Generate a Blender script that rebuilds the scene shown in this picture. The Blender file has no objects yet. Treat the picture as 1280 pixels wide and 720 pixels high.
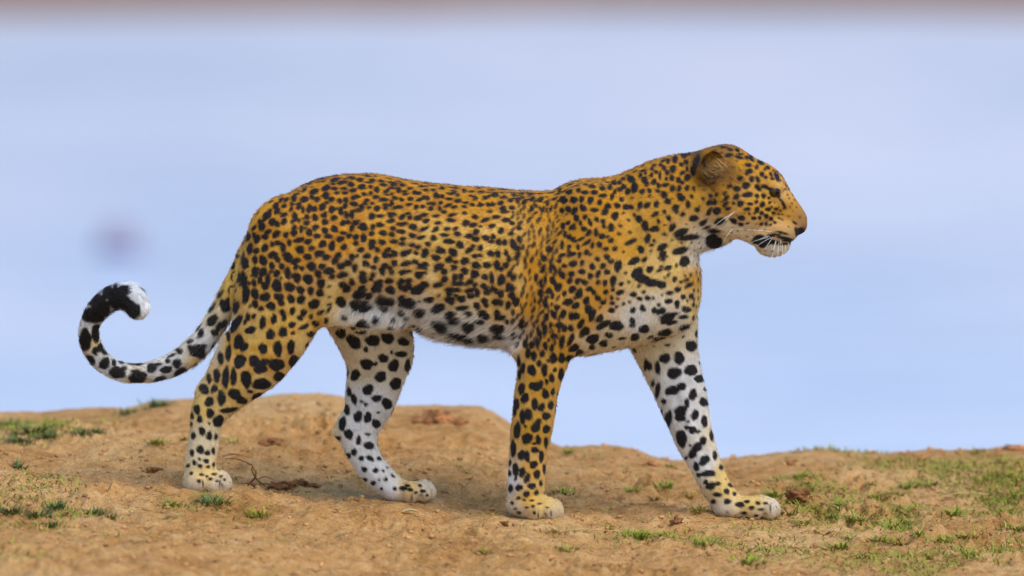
import bpy, math, random
import numpy as np
from mathutils import Vector

# ------------------------------------------------------------------ camera, sky, sun, exposure
scene = bpy.context.scene
COL = scene.collection
PITCH = math.radians(7.5)
DIST = 20.0
S = 650.0                                   # photograph pixels per metre at the animal
SP, CP = math.sin(PITCH), math.cos(PITCH)
AIM = 290.0 / S / CP
cam_data = bpy.data.cameras.new('camera')
cam = bpy.data.objects.new('camera', cam_data)
COL.objects.link(cam)
cam.location = (0, -DIST * CP, AIM + DIST * SP)
cam.rotation_euler = (math.pi / 2 - PITCH, 0, 0)
cam_data.sensor_width = 36.0
cam_data.lens = 36.0 * DIST / (1280.0 / S)
cam_data.clip_start = 0.5
cam_data.clip_end = 6000
cam_data.dof.use_dof = True
cam_data.dof.focus_distance = DIST
cam_data.dof.aperture_fstop = 2.3
scene.camera = cam

SUN_EL, SUN_AZ = math.radians(58), math.radians(140)     # azimuth from +Y towards +X
world = bpy.data.worlds.new('World')
scene.world = world
world.use_nodes = True
wn = world.node_tree
wn.nodes.clear()
sky = wn.nodes.new('ShaderNodeTexSky')
sky.sky_type = 'NISHITA'
sky.sun_disc = False
sky.sun_elevation = SUN_EL
sky.sun_rotation = SUN_AZ
sky.air_density = 1.0
sky.dust_density = 0.4
sky.ozone_density = 1.0
bg = wn.nodes.new('ShaderNodeBackground')
bg.inputs['Strength'].default_value = 0.15
wo = wn.nodes.new('ShaderNodeOutputWorld')
wn.links.new(sky.outputs[0], bg.inputs[0])
wn.links.new(bg.outputs[0], wo.inputs[0])
sd = bpy.data.lights.new('sun', 'SUN')
sd.energy = 1.6
sd.angle = math.radians(40)
sd.color = (1.0, 0.93, 0.82)
sun = bpy.data.objects.new('sun', sd)
COL.objects.link(sun)
sdir = Vector((math.sin(SUN_AZ) * math.cos(SUN_EL), math.cos(SUN_AZ) * math.cos(SUN_EL), math.sin(SUN_EL)))
sun.rotation_euler = sdir.to_track_quat('Z', 'Y').to_euler()
scene.view_settings.view_transform = 'Standard'
scene.view_settings.look = 'None'
scene.view_settings.exposure = 0.8
scene.view_settings.gamma = 1.0
scene.view_settings.use_curve_mapping = False
scene.render.engine = 'CYCLES'
scene.cycles.use_denoising = True
scene.cycles.max_bounces = 6
scene.cycles.diffuse_bounces = 3
scene.cycles.glossy_bounces = 3
scene.cycles.transmission_bounces = 4
scene.cycles_curves.shape = 'RIBBONS'

rng = np.random.default_rng(7)
random.seed(7)

# ------------------------------------------------------------------ helpers
def lin(c):
    c = np.asarray(c, float) / 255.0
    return np.where(c <= 0.04045, c / 12.92, ((c + 0.055) / 1.055) ** 2.4)

def tag(o, label=None, cat=None, group=None, kind=None):
    if label: o['label'] = label
    if cat: o['category'] = cat
    if group: o['group'] = group
    if kind: o['kind'] = kind
    return o

def mesh_np(name, verts, quads=None, tris=None, smooth=True):
    me = bpy.data.meshes.new(name)
    verts = np.ascontiguousarray(verts, np.float32)
    loops = []; starts = []; n = 0
    for f, k in ((quads, 4), (tris, 3)):
        if f is None or len(f) == 0: continue
        f = np.ascontiguousarray(f, np.int32)
        loops.append(f.ravel()); starts.append(n + np.arange(len(f), dtype=np.int32) * k); n += f.size
    loops = np.concatenate(loops); starts = np.concatenate(starts).astype(np.int32)
    me.vertices.add(len(verts)); me.vertices.foreach_set('co', verts.ravel())
    me.loops.add(len(loops)); me.loops.foreach_set('vertex_index', loops)
    me.polygons.add(len(starts)); me.polygons.foreach_set('loop_start', starts)
    me.update(calc_edges=True)
    me.polygons.foreach_set('use_smooth', np.full(len(starts), smooth))
    return me

def link(name, data, mat=None, parent=None):
    o = bpy.data.objects.new(name, data)
    COL.objects.link(o)
    if mat is not None: data.materials.append(mat)
    if parent is not None: o.parent = parent
    return o

def hash01(ix, iy, iz=0, seed=0):
    h = (ix.astype(np.int64) * 374761393 + iy.astype(np.int64) * 668265263 + np.asarray(iz).astype(np.int64) * 2147483647 + seed * 974711) & 0x7fffffff
    h = ((h ^ (h >> 13)) * 1274126177) & 0x7fffffff
    h = (h ^ (h >> 16)) & 0xffff
    return h / 65535.0

def vnoise2(x, y, seed=0):
    ix, iy = np.floor(x), np.floor(y)
    fx, fy = x - ix, y - iy
    fx = fx * fx * fx * (fx * (fx * 6 - 15) + 10); fy = fy * fy * fy * (fy * (fy * 6 - 15) + 10)
    a = hash01(ix, iy, 0, seed); b = hash01(ix + 1, iy, 0, seed)
    c = hash01(ix, iy + 1, 0, seed); d = hash01(ix + 1, iy + 1, 0, seed)
    return (a * (1 - fx) + b * fx) * (1 - fy) + (c * (1 - fx) + d * fx) * fy - 0.5

def fbm2(x, y, oct=4, seed=0, gain=0.5):
    v = 0; a = 1.0
    for o in range(oct):
        cs, sn = math.cos(o * 1.1 + .4), math.sin(o * 1.1 + .4)
        v = v + a * vnoise2((x * cs - y * sn) * 2 ** o + 17.3 * o, (x * sn + y * cs) * 2 ** o - 9.1 * o, seed + o)
        a *= gain
    return v

def vnoise3(x, y, z, seed=0):
    ix, iy, iz = np.floor(x), np.floor(y), np.floor(z)
    f = [t * t * (3 - 2 * t) for t in (x - ix, y - iy, z - iz)]
    v = 0
    for a in (0, 1):
        for b in (0, 1):
            for c in (0, 1):
                w = (f[0] if a else 1 - f[0]) * (f[1] if b else 1 - f[1]) * (f[2] if c else 1 - f[2])
                v = v + w * hash01(ix + a, iy + b, iz + c, seed)
    return v - 0.5

def project(v):
    """world points -> photograph pixels (measuring only)"""
    d = v - np.array(cam.location)
    dep = d[:, 1] * CP - d[:, 2] * SP
    up = d[:, 1] * SP + d[:, 2] * CP
    return 640 + d[:, 0] / dep * DIST * S, 360 - up / dep * DIST * S, dep

def nodes(name):
    m = bpy.data.materials.new(name)
    m.use_nodes = True
    nt = m.node_tree
    p = nt.nodes['Principled BSDF']
    return m, nt, p

def N(nt, t, **kw):
    n = nt.nodes.new(t)
    for k, v in kw.items():
        if k in n.inputs: n.inputs[k].default_value = v
        else: setattr(n, k, v)
    return n

def ramp(nt, fac, stops):
    r = nt.nodes.new('ShaderNodeValToRGB')
    el = r.color_ramp.elements
    while len(el) < len(stops): el.new(0.5)
    for e, (p, c) in zip(el, stops):
        e.position = p; e.color = (*lin(c), 1)
    nt.links.new(fac, r.inputs[0])
    return r

def flat_mat(name, rgb, rough=0.7, vary=0.25, scale=40):
    m, nt, p = nodes(name)
    tc = N(nt, 'ShaderNodeTexCoord')
    nz = N(nt, 'ShaderNodeTexNoise', Scale=scale, Detail=4)
    nt.links.new(tc.outputs['Object'], nz.inputs['Vector'])
    c = np.array(rgb, float)
    r = ramp(nt, nz.outputs[0], [(0.3, c * (1 - vary)), (0.7, np.minimum(255, c * (1 + vary)))])
    nt.links.new(r.outputs[0], p.inputs['Base Color'])
    p.inputs['Roughness'].default_value = rough
    p.inputs['Specular IOR Level'].default_value = 0.25
    return m

# ------------------------------------------------------------------ ground
def pchip(xs, ys, x):
    """monotone-ish smooth interpolation"""
    xs = np.asarray(xs, float); ys = np.asarray(ys, float)
    m = np.gradient(ys, xs)
    i = np.clip(np.searchsorted(xs, x) - 1, 0, len(xs) - 2)
    h = xs[i + 1] - xs[i]
    t = np.clip((x - xs[i]) / h, 0, 1)
    return ((2 * t**3 - 3 * t**2 + 1) * ys[i] + (t**3 - 2 * t**2 + t) * h * m[i]
            + (-2 * t**3 + 3 * t**2) * ys[i + 1] + (t**3 - t**2) * h * m[i + 1])

CR = np.array([(-900, 530, 1.2), (-300, 524, 1.2), (0, 523, 1.15), (60, 521, 1.15), (130, 519, 1.15), (180, 510, 1.15), (230, 506, 1.15), (300, 505, 1.15),
               (350, 500, 1.15), (400, 502, 1.15), (440, 512, 1.12), (500, 517, 1.1), (560, 517, 1.08), (600, 521, 1.05), (640, 538, 1.0), (690, 563, .95),
               (780, 571, .9), (815, 580, .9), (850, 587, .88), (915, 586, .88), (990, 578, .9), (1065, 573, .92), (1110, 578, .92),
               (1190, 574, .95), (1280, 569, 1.0), (1600, 545, 1.1), (2200, 530, 1.2)], float)
CRX = (CR[:, 0] - 640) / S
CRZ = ((650 - CR[:, 1]) / S - CR[:, 2] * SP) / CP
PAW_X = [-3, -1.2, -0.588, -0.21, 0.03, 0.46, 0.98, 3]
PAW_Z = [0.06, 0.070, 0.058, 0.020, 0.008, -0.016, -0.025, -0.02]
WATER = -2.5
PAWS = []          # (x, y, z) contact points, filled in once the animal is built

def ground_h(X, Y, detail=True):
    X = np.asarray(X, float); Y = np.asarray(Y, float)
    hp = pchip(PAW_X, PAW_Z, np.clip(X, -2.9, 2.9))
    xc = np.clip(X, CRX[0], CRX[-1])
    hc = pchip(CRX, CRZ, xc)
    yc = pchip(CRX, CR[:, 2], xc)
    t = np.clip((Y - 0.12) / (yc - 0.12), 0, 1)
    t = t * t * (3 - 2 * t)
    h = hp * (1 - t) + hc * t
    near = np.exp(-((X / 6) ** 2 + (Y / 6) ** 2))
    if detail:
        n = (0.026 * fbm2(X * 3.1, Y * 3.1, 3, 11) + 0.017 * fbm2(X * 9, Y * 8, 3, 5) + 0.011 * fbm2(X * 26, Y * 20, 3, 23)
             + 0.006 * fbm2(X * 80, Y * 70, 2, 31))
        lum = np.clip(fbm2(X * 7, Y * 6, 3, 77) - 0.12, 0, 1) * fbm2(X * 55, Y * 55, 3, 41)
        n = n + 0.085 * lum
        ed = np.clip((yc - Y) / 0.35, 0.35, 1)
        n = n * ed
        # pressed flatter where the animal stands
        w = np.zeros_like(h)
        for (px, py, pz) in PAWS:
            w = np.maximum(w, np.exp(-(((X - px) / .075) ** 2 + ((Y - py) / .065) ** 2) ** 2))
        h = h + n * near * (1 - 0.85 * w)
    corr = 0; ws = 0
    for (px, py, pz) in PAWS:
        g = np.exp(-((X - px) ** 2 + (Y - py) ** 2) / (2 * 0.085 ** 2))
        base = float(ground_h0(px, py))
        corr = corr + g * (pz - base)
    h = h + corr
    over = np.clip(Y - yc, 0, None)
    h = h - np.minimum(over * 0.75 * np.clip(over / 0.25, 0, 1), 3.6)
    # far bank across the river
    far = np.clip((Y - FARY - 1.2 * fbm2(X * .06, Y * 0 + 3., 3, 3)) / 9.0, 0, 1)
    h = h + far * far * (3 - 2 * far) * 6.5 + np.clip(Y - FARY - 9, 0, None) * 0.004
    # country behind the camera rises a little
    return h
FARY = 30.25
def ground_h0(x, y):
    global PAWS
    keep = PAWS; PAWS = []
    v = ground_h(np.array([x]), np.array([y]), False)[0]
    PAWS = keep
    return v

def ground_at(px, py):
    """point of the ground seen at a photograph pixel, found by walking along the line of sight"""
    c = np.array(cam.location)
    d = np.array([(px - 640) / (DIST * S), 0, 0]) + np.array([0, CP, -SP]) + np.array([0, SP, CP]) * ((360 - py) / (DIST * S))
    ts = np.linspace(18.6, 21.6, 1500)
    p = c + ts[:, None] * d
    h = ground_h(p[:, 0], p[:, 1])
    k = np.argmax(p[:, 2] < h)
    if p[k, 2] >= h[k]: k = np.argmin(p[:, 2] - h)
    return np.array([p[k, 0], p[k, 1], h[k]])

def soil_material():
    m, nt, p = nodes('dry_soil')
    L = nt.links
    geo = N(nt, 'ShaderNodeNewGeometry')
    n1 = N(nt, 'ShaderNodeTexNoise', Scale=2.6, Detail=6, Roughness=0.6)
    n2 = N(nt, 'ShaderNodeTexNoise', Scale=26, Detail=6, Roughness=0.65)
    n3 = N(nt, 'ShaderNodeTexNoise', Scale=240, Detail=3, Roughness=0.7)
    for n in (n1, n2, n3): L.new(geo.outputs['Position'], n.inputs['Vector'])
    r1 = ramp(nt, n1.outputs[0], [(0.32, (164, 114, 60)), (0.5, (206, 156, 98)), (0.68, (226, 186, 130))])
    r2 = ramp(nt, n2.outputs[0], [(0.30, (110, 70, 32)), (0.47, (190, 140, 78)), (0.66, (222, 180, 122))])
    mx = N(nt, 'ShaderNodeMix', data_type='RGBA'); mx.inputs[0].default_value = 0.5
    L.new(r1.outputs[0], mx.inputs[6]); L.new(r2.outputs[0], mx.inputs[7])
    r3 = ramp(nt, n3.outputs[0], [(0.3, (165, 160, 155)), (0.7, (255, 255, 255))])
    ml = N(nt, 'ShaderNodeMix', data_type='RGBA', blend_type='MULTIPLY'); ml.inputs[0].default_value = 0.8
    L.new(mx.outputs[2], ml.inputs[6]); L.new(r3.outputs[0], ml.inputs[7])
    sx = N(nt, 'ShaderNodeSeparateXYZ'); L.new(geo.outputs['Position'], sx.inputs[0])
    mr = N(nt, 'ShaderNodeMapRange'); mr.inputs[1].default_value = 6; mr.inputs[2].default_value = 24     # base colour turns greyer across the river
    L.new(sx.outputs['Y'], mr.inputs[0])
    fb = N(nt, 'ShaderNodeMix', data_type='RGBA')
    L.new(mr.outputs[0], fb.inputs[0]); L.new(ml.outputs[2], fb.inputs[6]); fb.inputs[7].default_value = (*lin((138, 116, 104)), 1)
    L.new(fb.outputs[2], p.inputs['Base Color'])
    p.inputs['Roughness'].default_value = 0.95
    p.inputs['Specular IOR Level'].default_value = 0.15
    b = N(nt, 'ShaderNodeBump', Strength=0.6, Distance=0.004)
    L.new(n3.outputs[0], b.inputs['Height'])
    b2 = N(nt, 'ShaderNodeBump', Strength=0.5, Distance=0.012)
    L.new(n2.outputs[0], b2.inputs['Height']); L.new(b.outputs[0], b2.inputs['Normal'])
    L.new(b2.outputs[0], p.inputs['Normal'])
    return m

def build_ground():
    def axis(lo, hi, step, out, ratio=1.22):
        a = np.arange(lo, hi + 1e-6, step)
        ext = []; s = step; v = hi
        while v < out: s *= ratio; v += s; ext.append(v)
        return a, np.array(ext)
    ax, ex = axis(-1.12, 1.12, 0.0045, 3000)
    xs = np.concatenate([-ex[::-1], ax, ex])
    ay, ey = axis(-1.05, 1.45, 0.0055, 3000, 1.16)
    by, ey2 = axis(-1.05, 1.45, 0.0055, 2400, 1.3)
    ys = np.concatenate([(-1.05 - (ey2 - 1.45))[::-1], ay, ey])
    X, Y = np.meshgrid(xs, ys)
    Z = ground_h(X, Y)
    nx, ny = len(xs), len(ys)
    idx = np.arange(nx * ny).reshape(ny, nx)
    q = np.stack([idx[:-1, :-1], idx[:-1, 1:], idx[1:, 1:], idx[1:, :-1]], -1).reshape(-1, 4)
    me = mesh_np('ground', np.stack([X, Y, Z], -1).reshape(-1, 3), q)
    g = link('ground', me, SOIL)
    tag(g, 'bare orange-brown earth bank with crumbly soil above the river', 'ground', kind='structure')
    return g
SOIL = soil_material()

def build_water():
    m, nt, p = nodes('river_water')
    L = nt.links
    p.inputs['Base Color'].default_value = (0.20, 0.27, 0.38, 1)
    p.inputs['Roughness'].default_value = 0.22
    p.inputs['IOR'].default_value = 1.33
    geo = N(nt, 'ShaderNodeNewGeometry')
    mp = N(nt, 'ShaderNodeMapping'); mp.inputs['Scale'].default_value = (0.8, 1.6, 1)
    L.new(geo.outputs['Position'], mp.inputs[0])
    n = N(nt, 'ShaderNodeTexNoise', Scale=1.6, Detail=5, Roughness=0.55)
    L.new(mp.outputs[0], n.inputs['Vector'])
    b = N(nt, 'ShaderNodeBump', Strength=0.35, Distance=0.12)
    L.new(n.outputs[0], b.inputs['Height']); L.new(b.outputs[0], p.inputs['Normal'])
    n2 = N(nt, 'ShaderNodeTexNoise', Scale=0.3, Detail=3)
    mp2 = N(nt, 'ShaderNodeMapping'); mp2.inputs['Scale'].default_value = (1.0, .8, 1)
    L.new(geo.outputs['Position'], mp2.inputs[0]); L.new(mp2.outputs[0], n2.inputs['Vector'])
    r = ramp(nt, n2.outputs[0], [(0.3, (178, 198, 220)), (0.7, (216, 222, 234))])  # pale silty colour with the bright sky's reflection painted into it
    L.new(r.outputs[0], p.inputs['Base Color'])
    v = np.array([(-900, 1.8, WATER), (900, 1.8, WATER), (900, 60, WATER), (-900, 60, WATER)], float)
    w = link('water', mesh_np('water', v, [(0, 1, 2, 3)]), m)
    tag(w, 'calm pale blue river water behind the bank', 'water', kind='structure')
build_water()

# ------------------------------------------------------------------ the leopard: measurements (photograph pixels)
STEP = 2.0
X0, X1, Y0, Y1, Z0, Z1 = 84, 1030, -112, 112, -12, 488
gx = np.arange(X0, X1, STEP, dtype=np.float32); gy = np.arange(Y0, Y1, STEP, dtype=np.float32); gz = np.arange(Z0, Z1, STEP, dtype=np.float32)
F = np.full((len(gx), len(gy), len(gz)), 60.0, np.float32)
def zp(py, y=0.0): return ((650 - py) - y * SP) / CP

def smin(a, b, k):
    if k <= 0: return np.minimum(a, b)
    h = np.clip(k - np.abs(a - b), 0, None) / k
    return np.minimum(a, b) - h * h * k * 0.25

def sub(lo, hi, pad=26):
    def rngi(g, a, b):
        i0 = max(0, int(np.searchsorted(g, a - pad))); i1 = min(len(g), int(np.searchsorted(g, b + pad)))
        return slice(i0, i1)
    s = (rngi(gx, lo[0], hi[0]), rngi(gy, lo[1], hi[1]), rngi(gz, lo[2], hi[2]))
    return s, gx[s[0]][:, None, None], gy[s[1]][None, :, None], gz[s[2]][None, None, :]

def catmull(P, n=4):
    P = np.asarray(P, float)
    Q = np.vstack([2 * P[0] - P[1], P, 2 * P[-1] - P[-2]])
    out = []
    for i in range(1, len(Q) - 2):
        for t in np.linspace(0, 1, n, endpoint=False):
            a, b, c, d = Q[i - 1:i + 3]
            out.append(0.5 * ((2 * b) + (-a + c) * t + (2 * a - 5 * b + 4 * c - d) * t * t + (-a + 3 * b - 3 * c + d) * t**3))
    out.append(P[-1])
    return np.array(out)

def chain_field(pts, n=4):
    """pts: (px, py, y, r, yscale); returns slices and distance"""
    P = np.array([(a, zp(b, c), c, r, s) for (a, b, c, r, s) in pts], float)
    P = catmull(P, n) if len(P) > 2 else P
    R = P[:, 3].max()
    lo = (P[:, 0].min() - R, P[:, 2].min() - R, P[:, 1].min() - R); hi = (P[:, 0].max() + R, P[:, 2].max() + R, P[:, 1].max() + R)
    s, x, y, z = sub(lo, hi)
    best = np.full(np.broadcast(x, y, z).shape, 1e3, np.float32)
    for a, b in zip(P[:-1], P[1:]):
        ys = 0.5 * (a[4] + b[4])
        ax, az, ay = a[0], a[1], a[2] / ys
        dx, dz, dy = b[0] - ax, b[1] - az, b[2] / ys - ay
        L2 = dx * dx + dy * dy + dz * dz + 1e-6
        qx, qy, qz = x - ax, y / ys - ay, z - az
        t = np.clip((qx * dx + qy * dy + qz * dz) / L2, 0, 1)
        d = np.sqrt((qx - t * dx) ** 2 + (qy - t * dy) ** 2 + (qz - t * dz) ** 2) - (a[3] + t * (b[3] - a[3]))
        np.minimum(best, d.astype(np.float32), out=best)
    return s, best

def add_chain(pts, k=10, n=4):
    s, d = chain_field(pts, n)
    F[s] = smin(F[s], d, k)

def add_ell(px, py, y, rx, rz, ry, k=8, rot=0.0):
    R = max(rx, rz)
    zc = zp(py, y)
    s, X, Yy, Z = sub((px - R, y - ry, zc - R), (px + R, y + ry, zc + R))
    c, sn = math.cos(math.radians(rot)), math.sin(math.radians(rot))
    dx, dz, dy = X - px, Z - zc, Yy - y
    u, v = dx * c + dz * sn, -dx * sn + dz * c
    g = np.sqrt((u / rx) ** 2 + (v / rz) ** 2 + (dy / ry) ** 2) + 1e-4
    ln = np.sqrt(u * u + v * v + dy * dy)
    d = np.where(g < 0.3, (g - 1) * min(rx, ry, rz), ln * (1 - 1 / np.maximum(g, 0.3)))
    F[s] = smin(F[s], d.astype(np.float32), k)

def carve(pts, depth=4.0, n=3):
    s, d = chain_field(pts, n)
    F[s] = np.maximum(F[s], np.minimum(-d, F[s] + depth))

# trunk: x, top, bottom, half width
TR = np.array([(299, 312, 346, 14), (307, 298, 376, 36), (320, 283, 396, 50), (340, 260, 402, 62), (365, 240, 405, 72), (400, 224, 404, 80), (440, 218, 400, 82),
               (480, 220, 399, 80), (520, 227, 413, 80), (560, 232, 424, 83), (600, 235, 430, 87), (640, 238, 434, 88), (676, 239, 440, 84), (692, 238, 441, 82), (706, 231, 442, 81), (725, 225, 444, 80),
               (762, 225, 438, 74), (800, 238, 430, 66), (830, 256, 423, 56), (852, 280, 414, 44), (866, 305, 402, 28), (874, 332, 380, 9)], float)
def add_trunk():
    s, X, Y, Z = sub((300, -95, 180), (874, 95, 440))
    xc = np.clip(gx[s[0]], TR[0, 0], TR[-1, 0])
    top = zp(pchip(TR[:, 0], TR[:, 1], xc)); bot = zp(pchip(TR[:, 0], TR[:, 2], xc)); hw = pchip(TR[:, 0], TR[:, 3], xc)
    c = ((top + bot) / 2 - 0.06 * (top - bot))[:, None, None]; hw = hw[:, None, None]
    dz = Z - c
    h = np.where(dz > 0, top[:, None, None] - c, c - bot[:, None, None])
    n = np.where(dz > 0, 2.0, 2.25)
    g = ((np.abs(Y) / hw) ** n + (np.abs(dz) / h) ** n) ** (1 / n) + 1e-4
    ln = np.sqrt(Y * Y + dz * dz)
    d = np.where(g < 0.3, (g - 1) * np.minimum(hw, h), ln * (1 - 1 / np.maximum(g, .3)))
    ex = np.abs(X - xc[:, None, None])
    d = np.where(ex > 0, np.sqrt(np.maximum(d, 0) ** 2 + ex ** 2), d)
    F[s] = smin(F[s], d.astype(np.float32), 6)
add_trunk()
# neck
add_chain([(765, 305, 0, 74, .86), (812, 276, 0, 69, .82), (850, 253, 0, 60, .82), (888, 240, 0, 50, .88)], 14)
add_chain([(872, 285, 0, 30, .8), (897, 286, 0, 22, .9), (915, 281, 0, 16, 1)], 10)
# shoulder, near and far fore legs
def fore_near():
    add_chain([(738, 268, -36, 38, .75), (742, 330, -44, 50, .72), (712, 392, -46, 44, .74), (684, 428, -48, 36, .78), (675, 469, -49, 28.5, .84), (671, 489, -49, 27, .84),
               (668, 513, -49, 26, .84), (664, 541, -49, 25, .84), (660, 569, -49, 23.2, .86), (658, 600, -49, 23, .9), (658, 622, -49, 23, .95)], 12)
    add_chain([(648, 436, -48, 11, 1), (668, 425, -48, 22, .8)], 12)                # elbow point
    paw(662, 633, -50, 29, 15.5, 25, ((668, 640, -20), (686, 639, -15), (693, 638, -3), (694, 637, 10)), 12)
def fore_far():
    add_chain([(775, 300, 36, 44, .75), (815, 372, 46, 52, .74), (834, 437, 48, 40, .76), (847, 478, 48, 33, .82), (858, 513, 48, 29, .84), (871, 553, 48, 24, .86),
               (886, 588, 48, 19.5, .95), (898, 612, 48, 18.5, 1.05), (910, 630, 48, 18, 1.1)], 12)
    paw(928, 637, 49, 36, 14.5, 23, ((944, 641, -17), (961, 640, -10), (966, 638, 2), (962, 637, 14)), 12)
def paw(px, py, y, rx, rz, ry, toes, tr):
    add_ell(px, py, y, rx, rz, ry, 8)
    tips = []
    for (tx, ty, o) in toes:
        bx_, by_ = px + (tx - px) * .25, py - 5
        add_chain([(bx_, by_, y + o * .6, tr * .8, .85), (bx_ + (tx - bx_) * .7, ty - 5, y + o * .95, tr * .98, .85), (tx, ty - 1, y + o, tr * .92, .85), (tx + (tx - bx_) * .12, ty + 3, y + o * 1.02, tr * .7, .85)], 2.5)
        tips.append((tx, ty, y + o))
    for a, b in zip(tips[:-1], tips[1:]):
        mx, my, mo = [(u + v) / 2 for u, v in zip(a, b)]
        carve([(mx - 3, my - 12, mo - 1, 1.5, 1), (mx + 4, my - 4, mo - 3, 1.9, 1), (mx + 5, my + 10, mo - 4, 1.9, 1)], 5)
def hind_near():
    add_chain([(368, 300, -34, 58, .72), (352, 372, -40, 58, .68), (326, 444, -46, 41, .68), (292, 482, -48, 29, .72), (267, 507, -48, 24, .8), (259, 524, -48, 20, .86),
               (256, 541, -48, 18.5, .86), (254, 558, -48, 18.5, .88), (251, 577, -48, 19, .92), (251, 594, -48, 20, 1)], 12)
    add_chain([(257, 488, -48, 9, .8), (268, 474, -47, 11, .7), (290, 428, -44, 14, .6)], 12)
    paw(254, 603, -48, 25, 14.5, 23, ((245, 607, -19), (266, 608, -17), (278, 606, -7), (280, 604, 6)), 12)
def hind_far():
    add_chain([(420, 320, 34, 56, .72), (458, 392, 42, 52, .72), (472, 436, 46, 44, .7), (471, 462, 47, 37.5, .72), (465, 489, 47, 33.5, .72), (456, 519, 47, 27, .76),
               (447, 543, 47, 25, .78), (456, 574, 47, 19.5, .9), (474, 597, 47, 17.5, 1.0), (492, 612, 47, 16.5, 1.1)], 12)
    add_chain([(422, 541, 47, 7, .9), (434, 530, 47, 12, .8)], 10)
    paw(507, 617, 48, 29, 13.5, 22, ((512, 620, -18), (529, 619, -13), (534, 617, -1), (532, 616, 11)), 11.5)
fore_far(); hind_far(); fore_near(); hind_near()
# flank fold joining belly and thigh
add_chain([(400, 385, -52, 22, .5), (440, 392, -56, 17, .5), (490, 400, -52, 14, .6)], 14)
# tail
TAIL = [(330, 300, -2, 22, .9), (314, 320, -4, 17, .95), (296, 352, -8, 14, 1), (280, 386, -12, 14.5, 1), (262, 415, -14, 15, 1), (238, 441, -14, 15, 1), (206, 460, -12, 14, 1), (165, 467, -10, 12.5, 1),
        (131, 455, -10, 12, 1), (113, 430, -10, 12.5, 1), (113, 404, -12, 11.5, 1), (127, 383, -14, 14, 1), (145, 371, -16, 15.5, 1), (162, 371, -18, 16.5, 1), (173, 384, -18, 14.5, 1)]
add_chain(TAIL, 8)
# head
add_ell(903, 231, 0, 49, 50, 43, 10)
add_ell(938, 242, 0, 44, 43, 39, 10)
add_chain([(958, 240, 0, 25, .95), (980, 262, 0, 19.5, .85), (993, 274, 0, 15.5, .85)], 8)
add_ell(995, 282, 0, 14, 12.5, 12.5, 4)
for sg in (-1, 1):
    add_ell(973, 288, sg * 11, 25, 16.5, 17, 6, -12)
    add_ell(922, 262, sg * 26, 38, 31, 23, 10)
    add_chain([(908, 276, sg * 24, 19, .8), (935, 287, sg * 19, 15, .9), (958, 302, sg * 9, 13, 1)], 8)
    add_ell(962, 229, sg * 23, 17, 8, 11, 6, -30)          # brow
    add_ell(947, 258, sg * 26, 20, 11, 10, 8, -35)         # cheek bone
add_ell(966, 307, 0, 22, 14.5, 16, 6, 8)
for sg in (-1, 1):                                          # ears: a cup open forwards and outwards
    zc = zp(209, sg * 38)
    s, X, Yy, Z = sub((862, sg * 38 - 30, zc - 30), (916, sg * 38 + 30, zc + 30), 10)
    dx, dy, dz = (X - 886) * 1.16, (Yy - sg * 37), (Z - zc) * 1.16
    g = np.sqrt((dx / 24) ** 2 + (dy / 22) ** 2 + (dz / 24) ** 2) + 1e-3
    outer = np.sqrt(dx**2 + dy**2 + dz**2) * (1 - 1 / g)
    ix, iy, iz = dx - 6, dy - sg * 8, dz - 1
    g2 = np.sqrt((ix / 22) ** 2 + (iy / 21) ** 2 + (iz / 21.5) ** 2) + 1e-3
    inner = np.sqrt(ix**2 + iy**2 + iz**2) * (1 - 1 / g2)
    cut = dx * 0.30 + sg * dy * 0.80 + dz * 0.18 - 11
    shell = np.maximum(np.maximum(outer, -inner), cut)
    F[s] = smin(F[s], shell.astype(np.float32), 3.0)
# mouth line, nostrils, eye sockets
for sg in (-1, 1):
    carve([(996, 302, sg * 7, 1.9, 1), (984, 305, sg * 16, 2.0, 2), (966, 303, sg * 24, 2.0, 2.5), (950, 298, sg * 27, 1.8, 2.5), (938, 294, sg * 29, 1.2, 2.5)], 3.5)
    carve([(1004, 287, sg * 8, 2.6, 1.2), (1000, 290, sg * 12, 2.2, 1.2)], 4)
    s, X, Yy, Z = sub((950, -60, zp(260)), (985, 60, zp(225)))
carve([(1001, 296, 0, 1.4, 1), (994, 306, 0, 1.4, 1)], 3)

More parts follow.
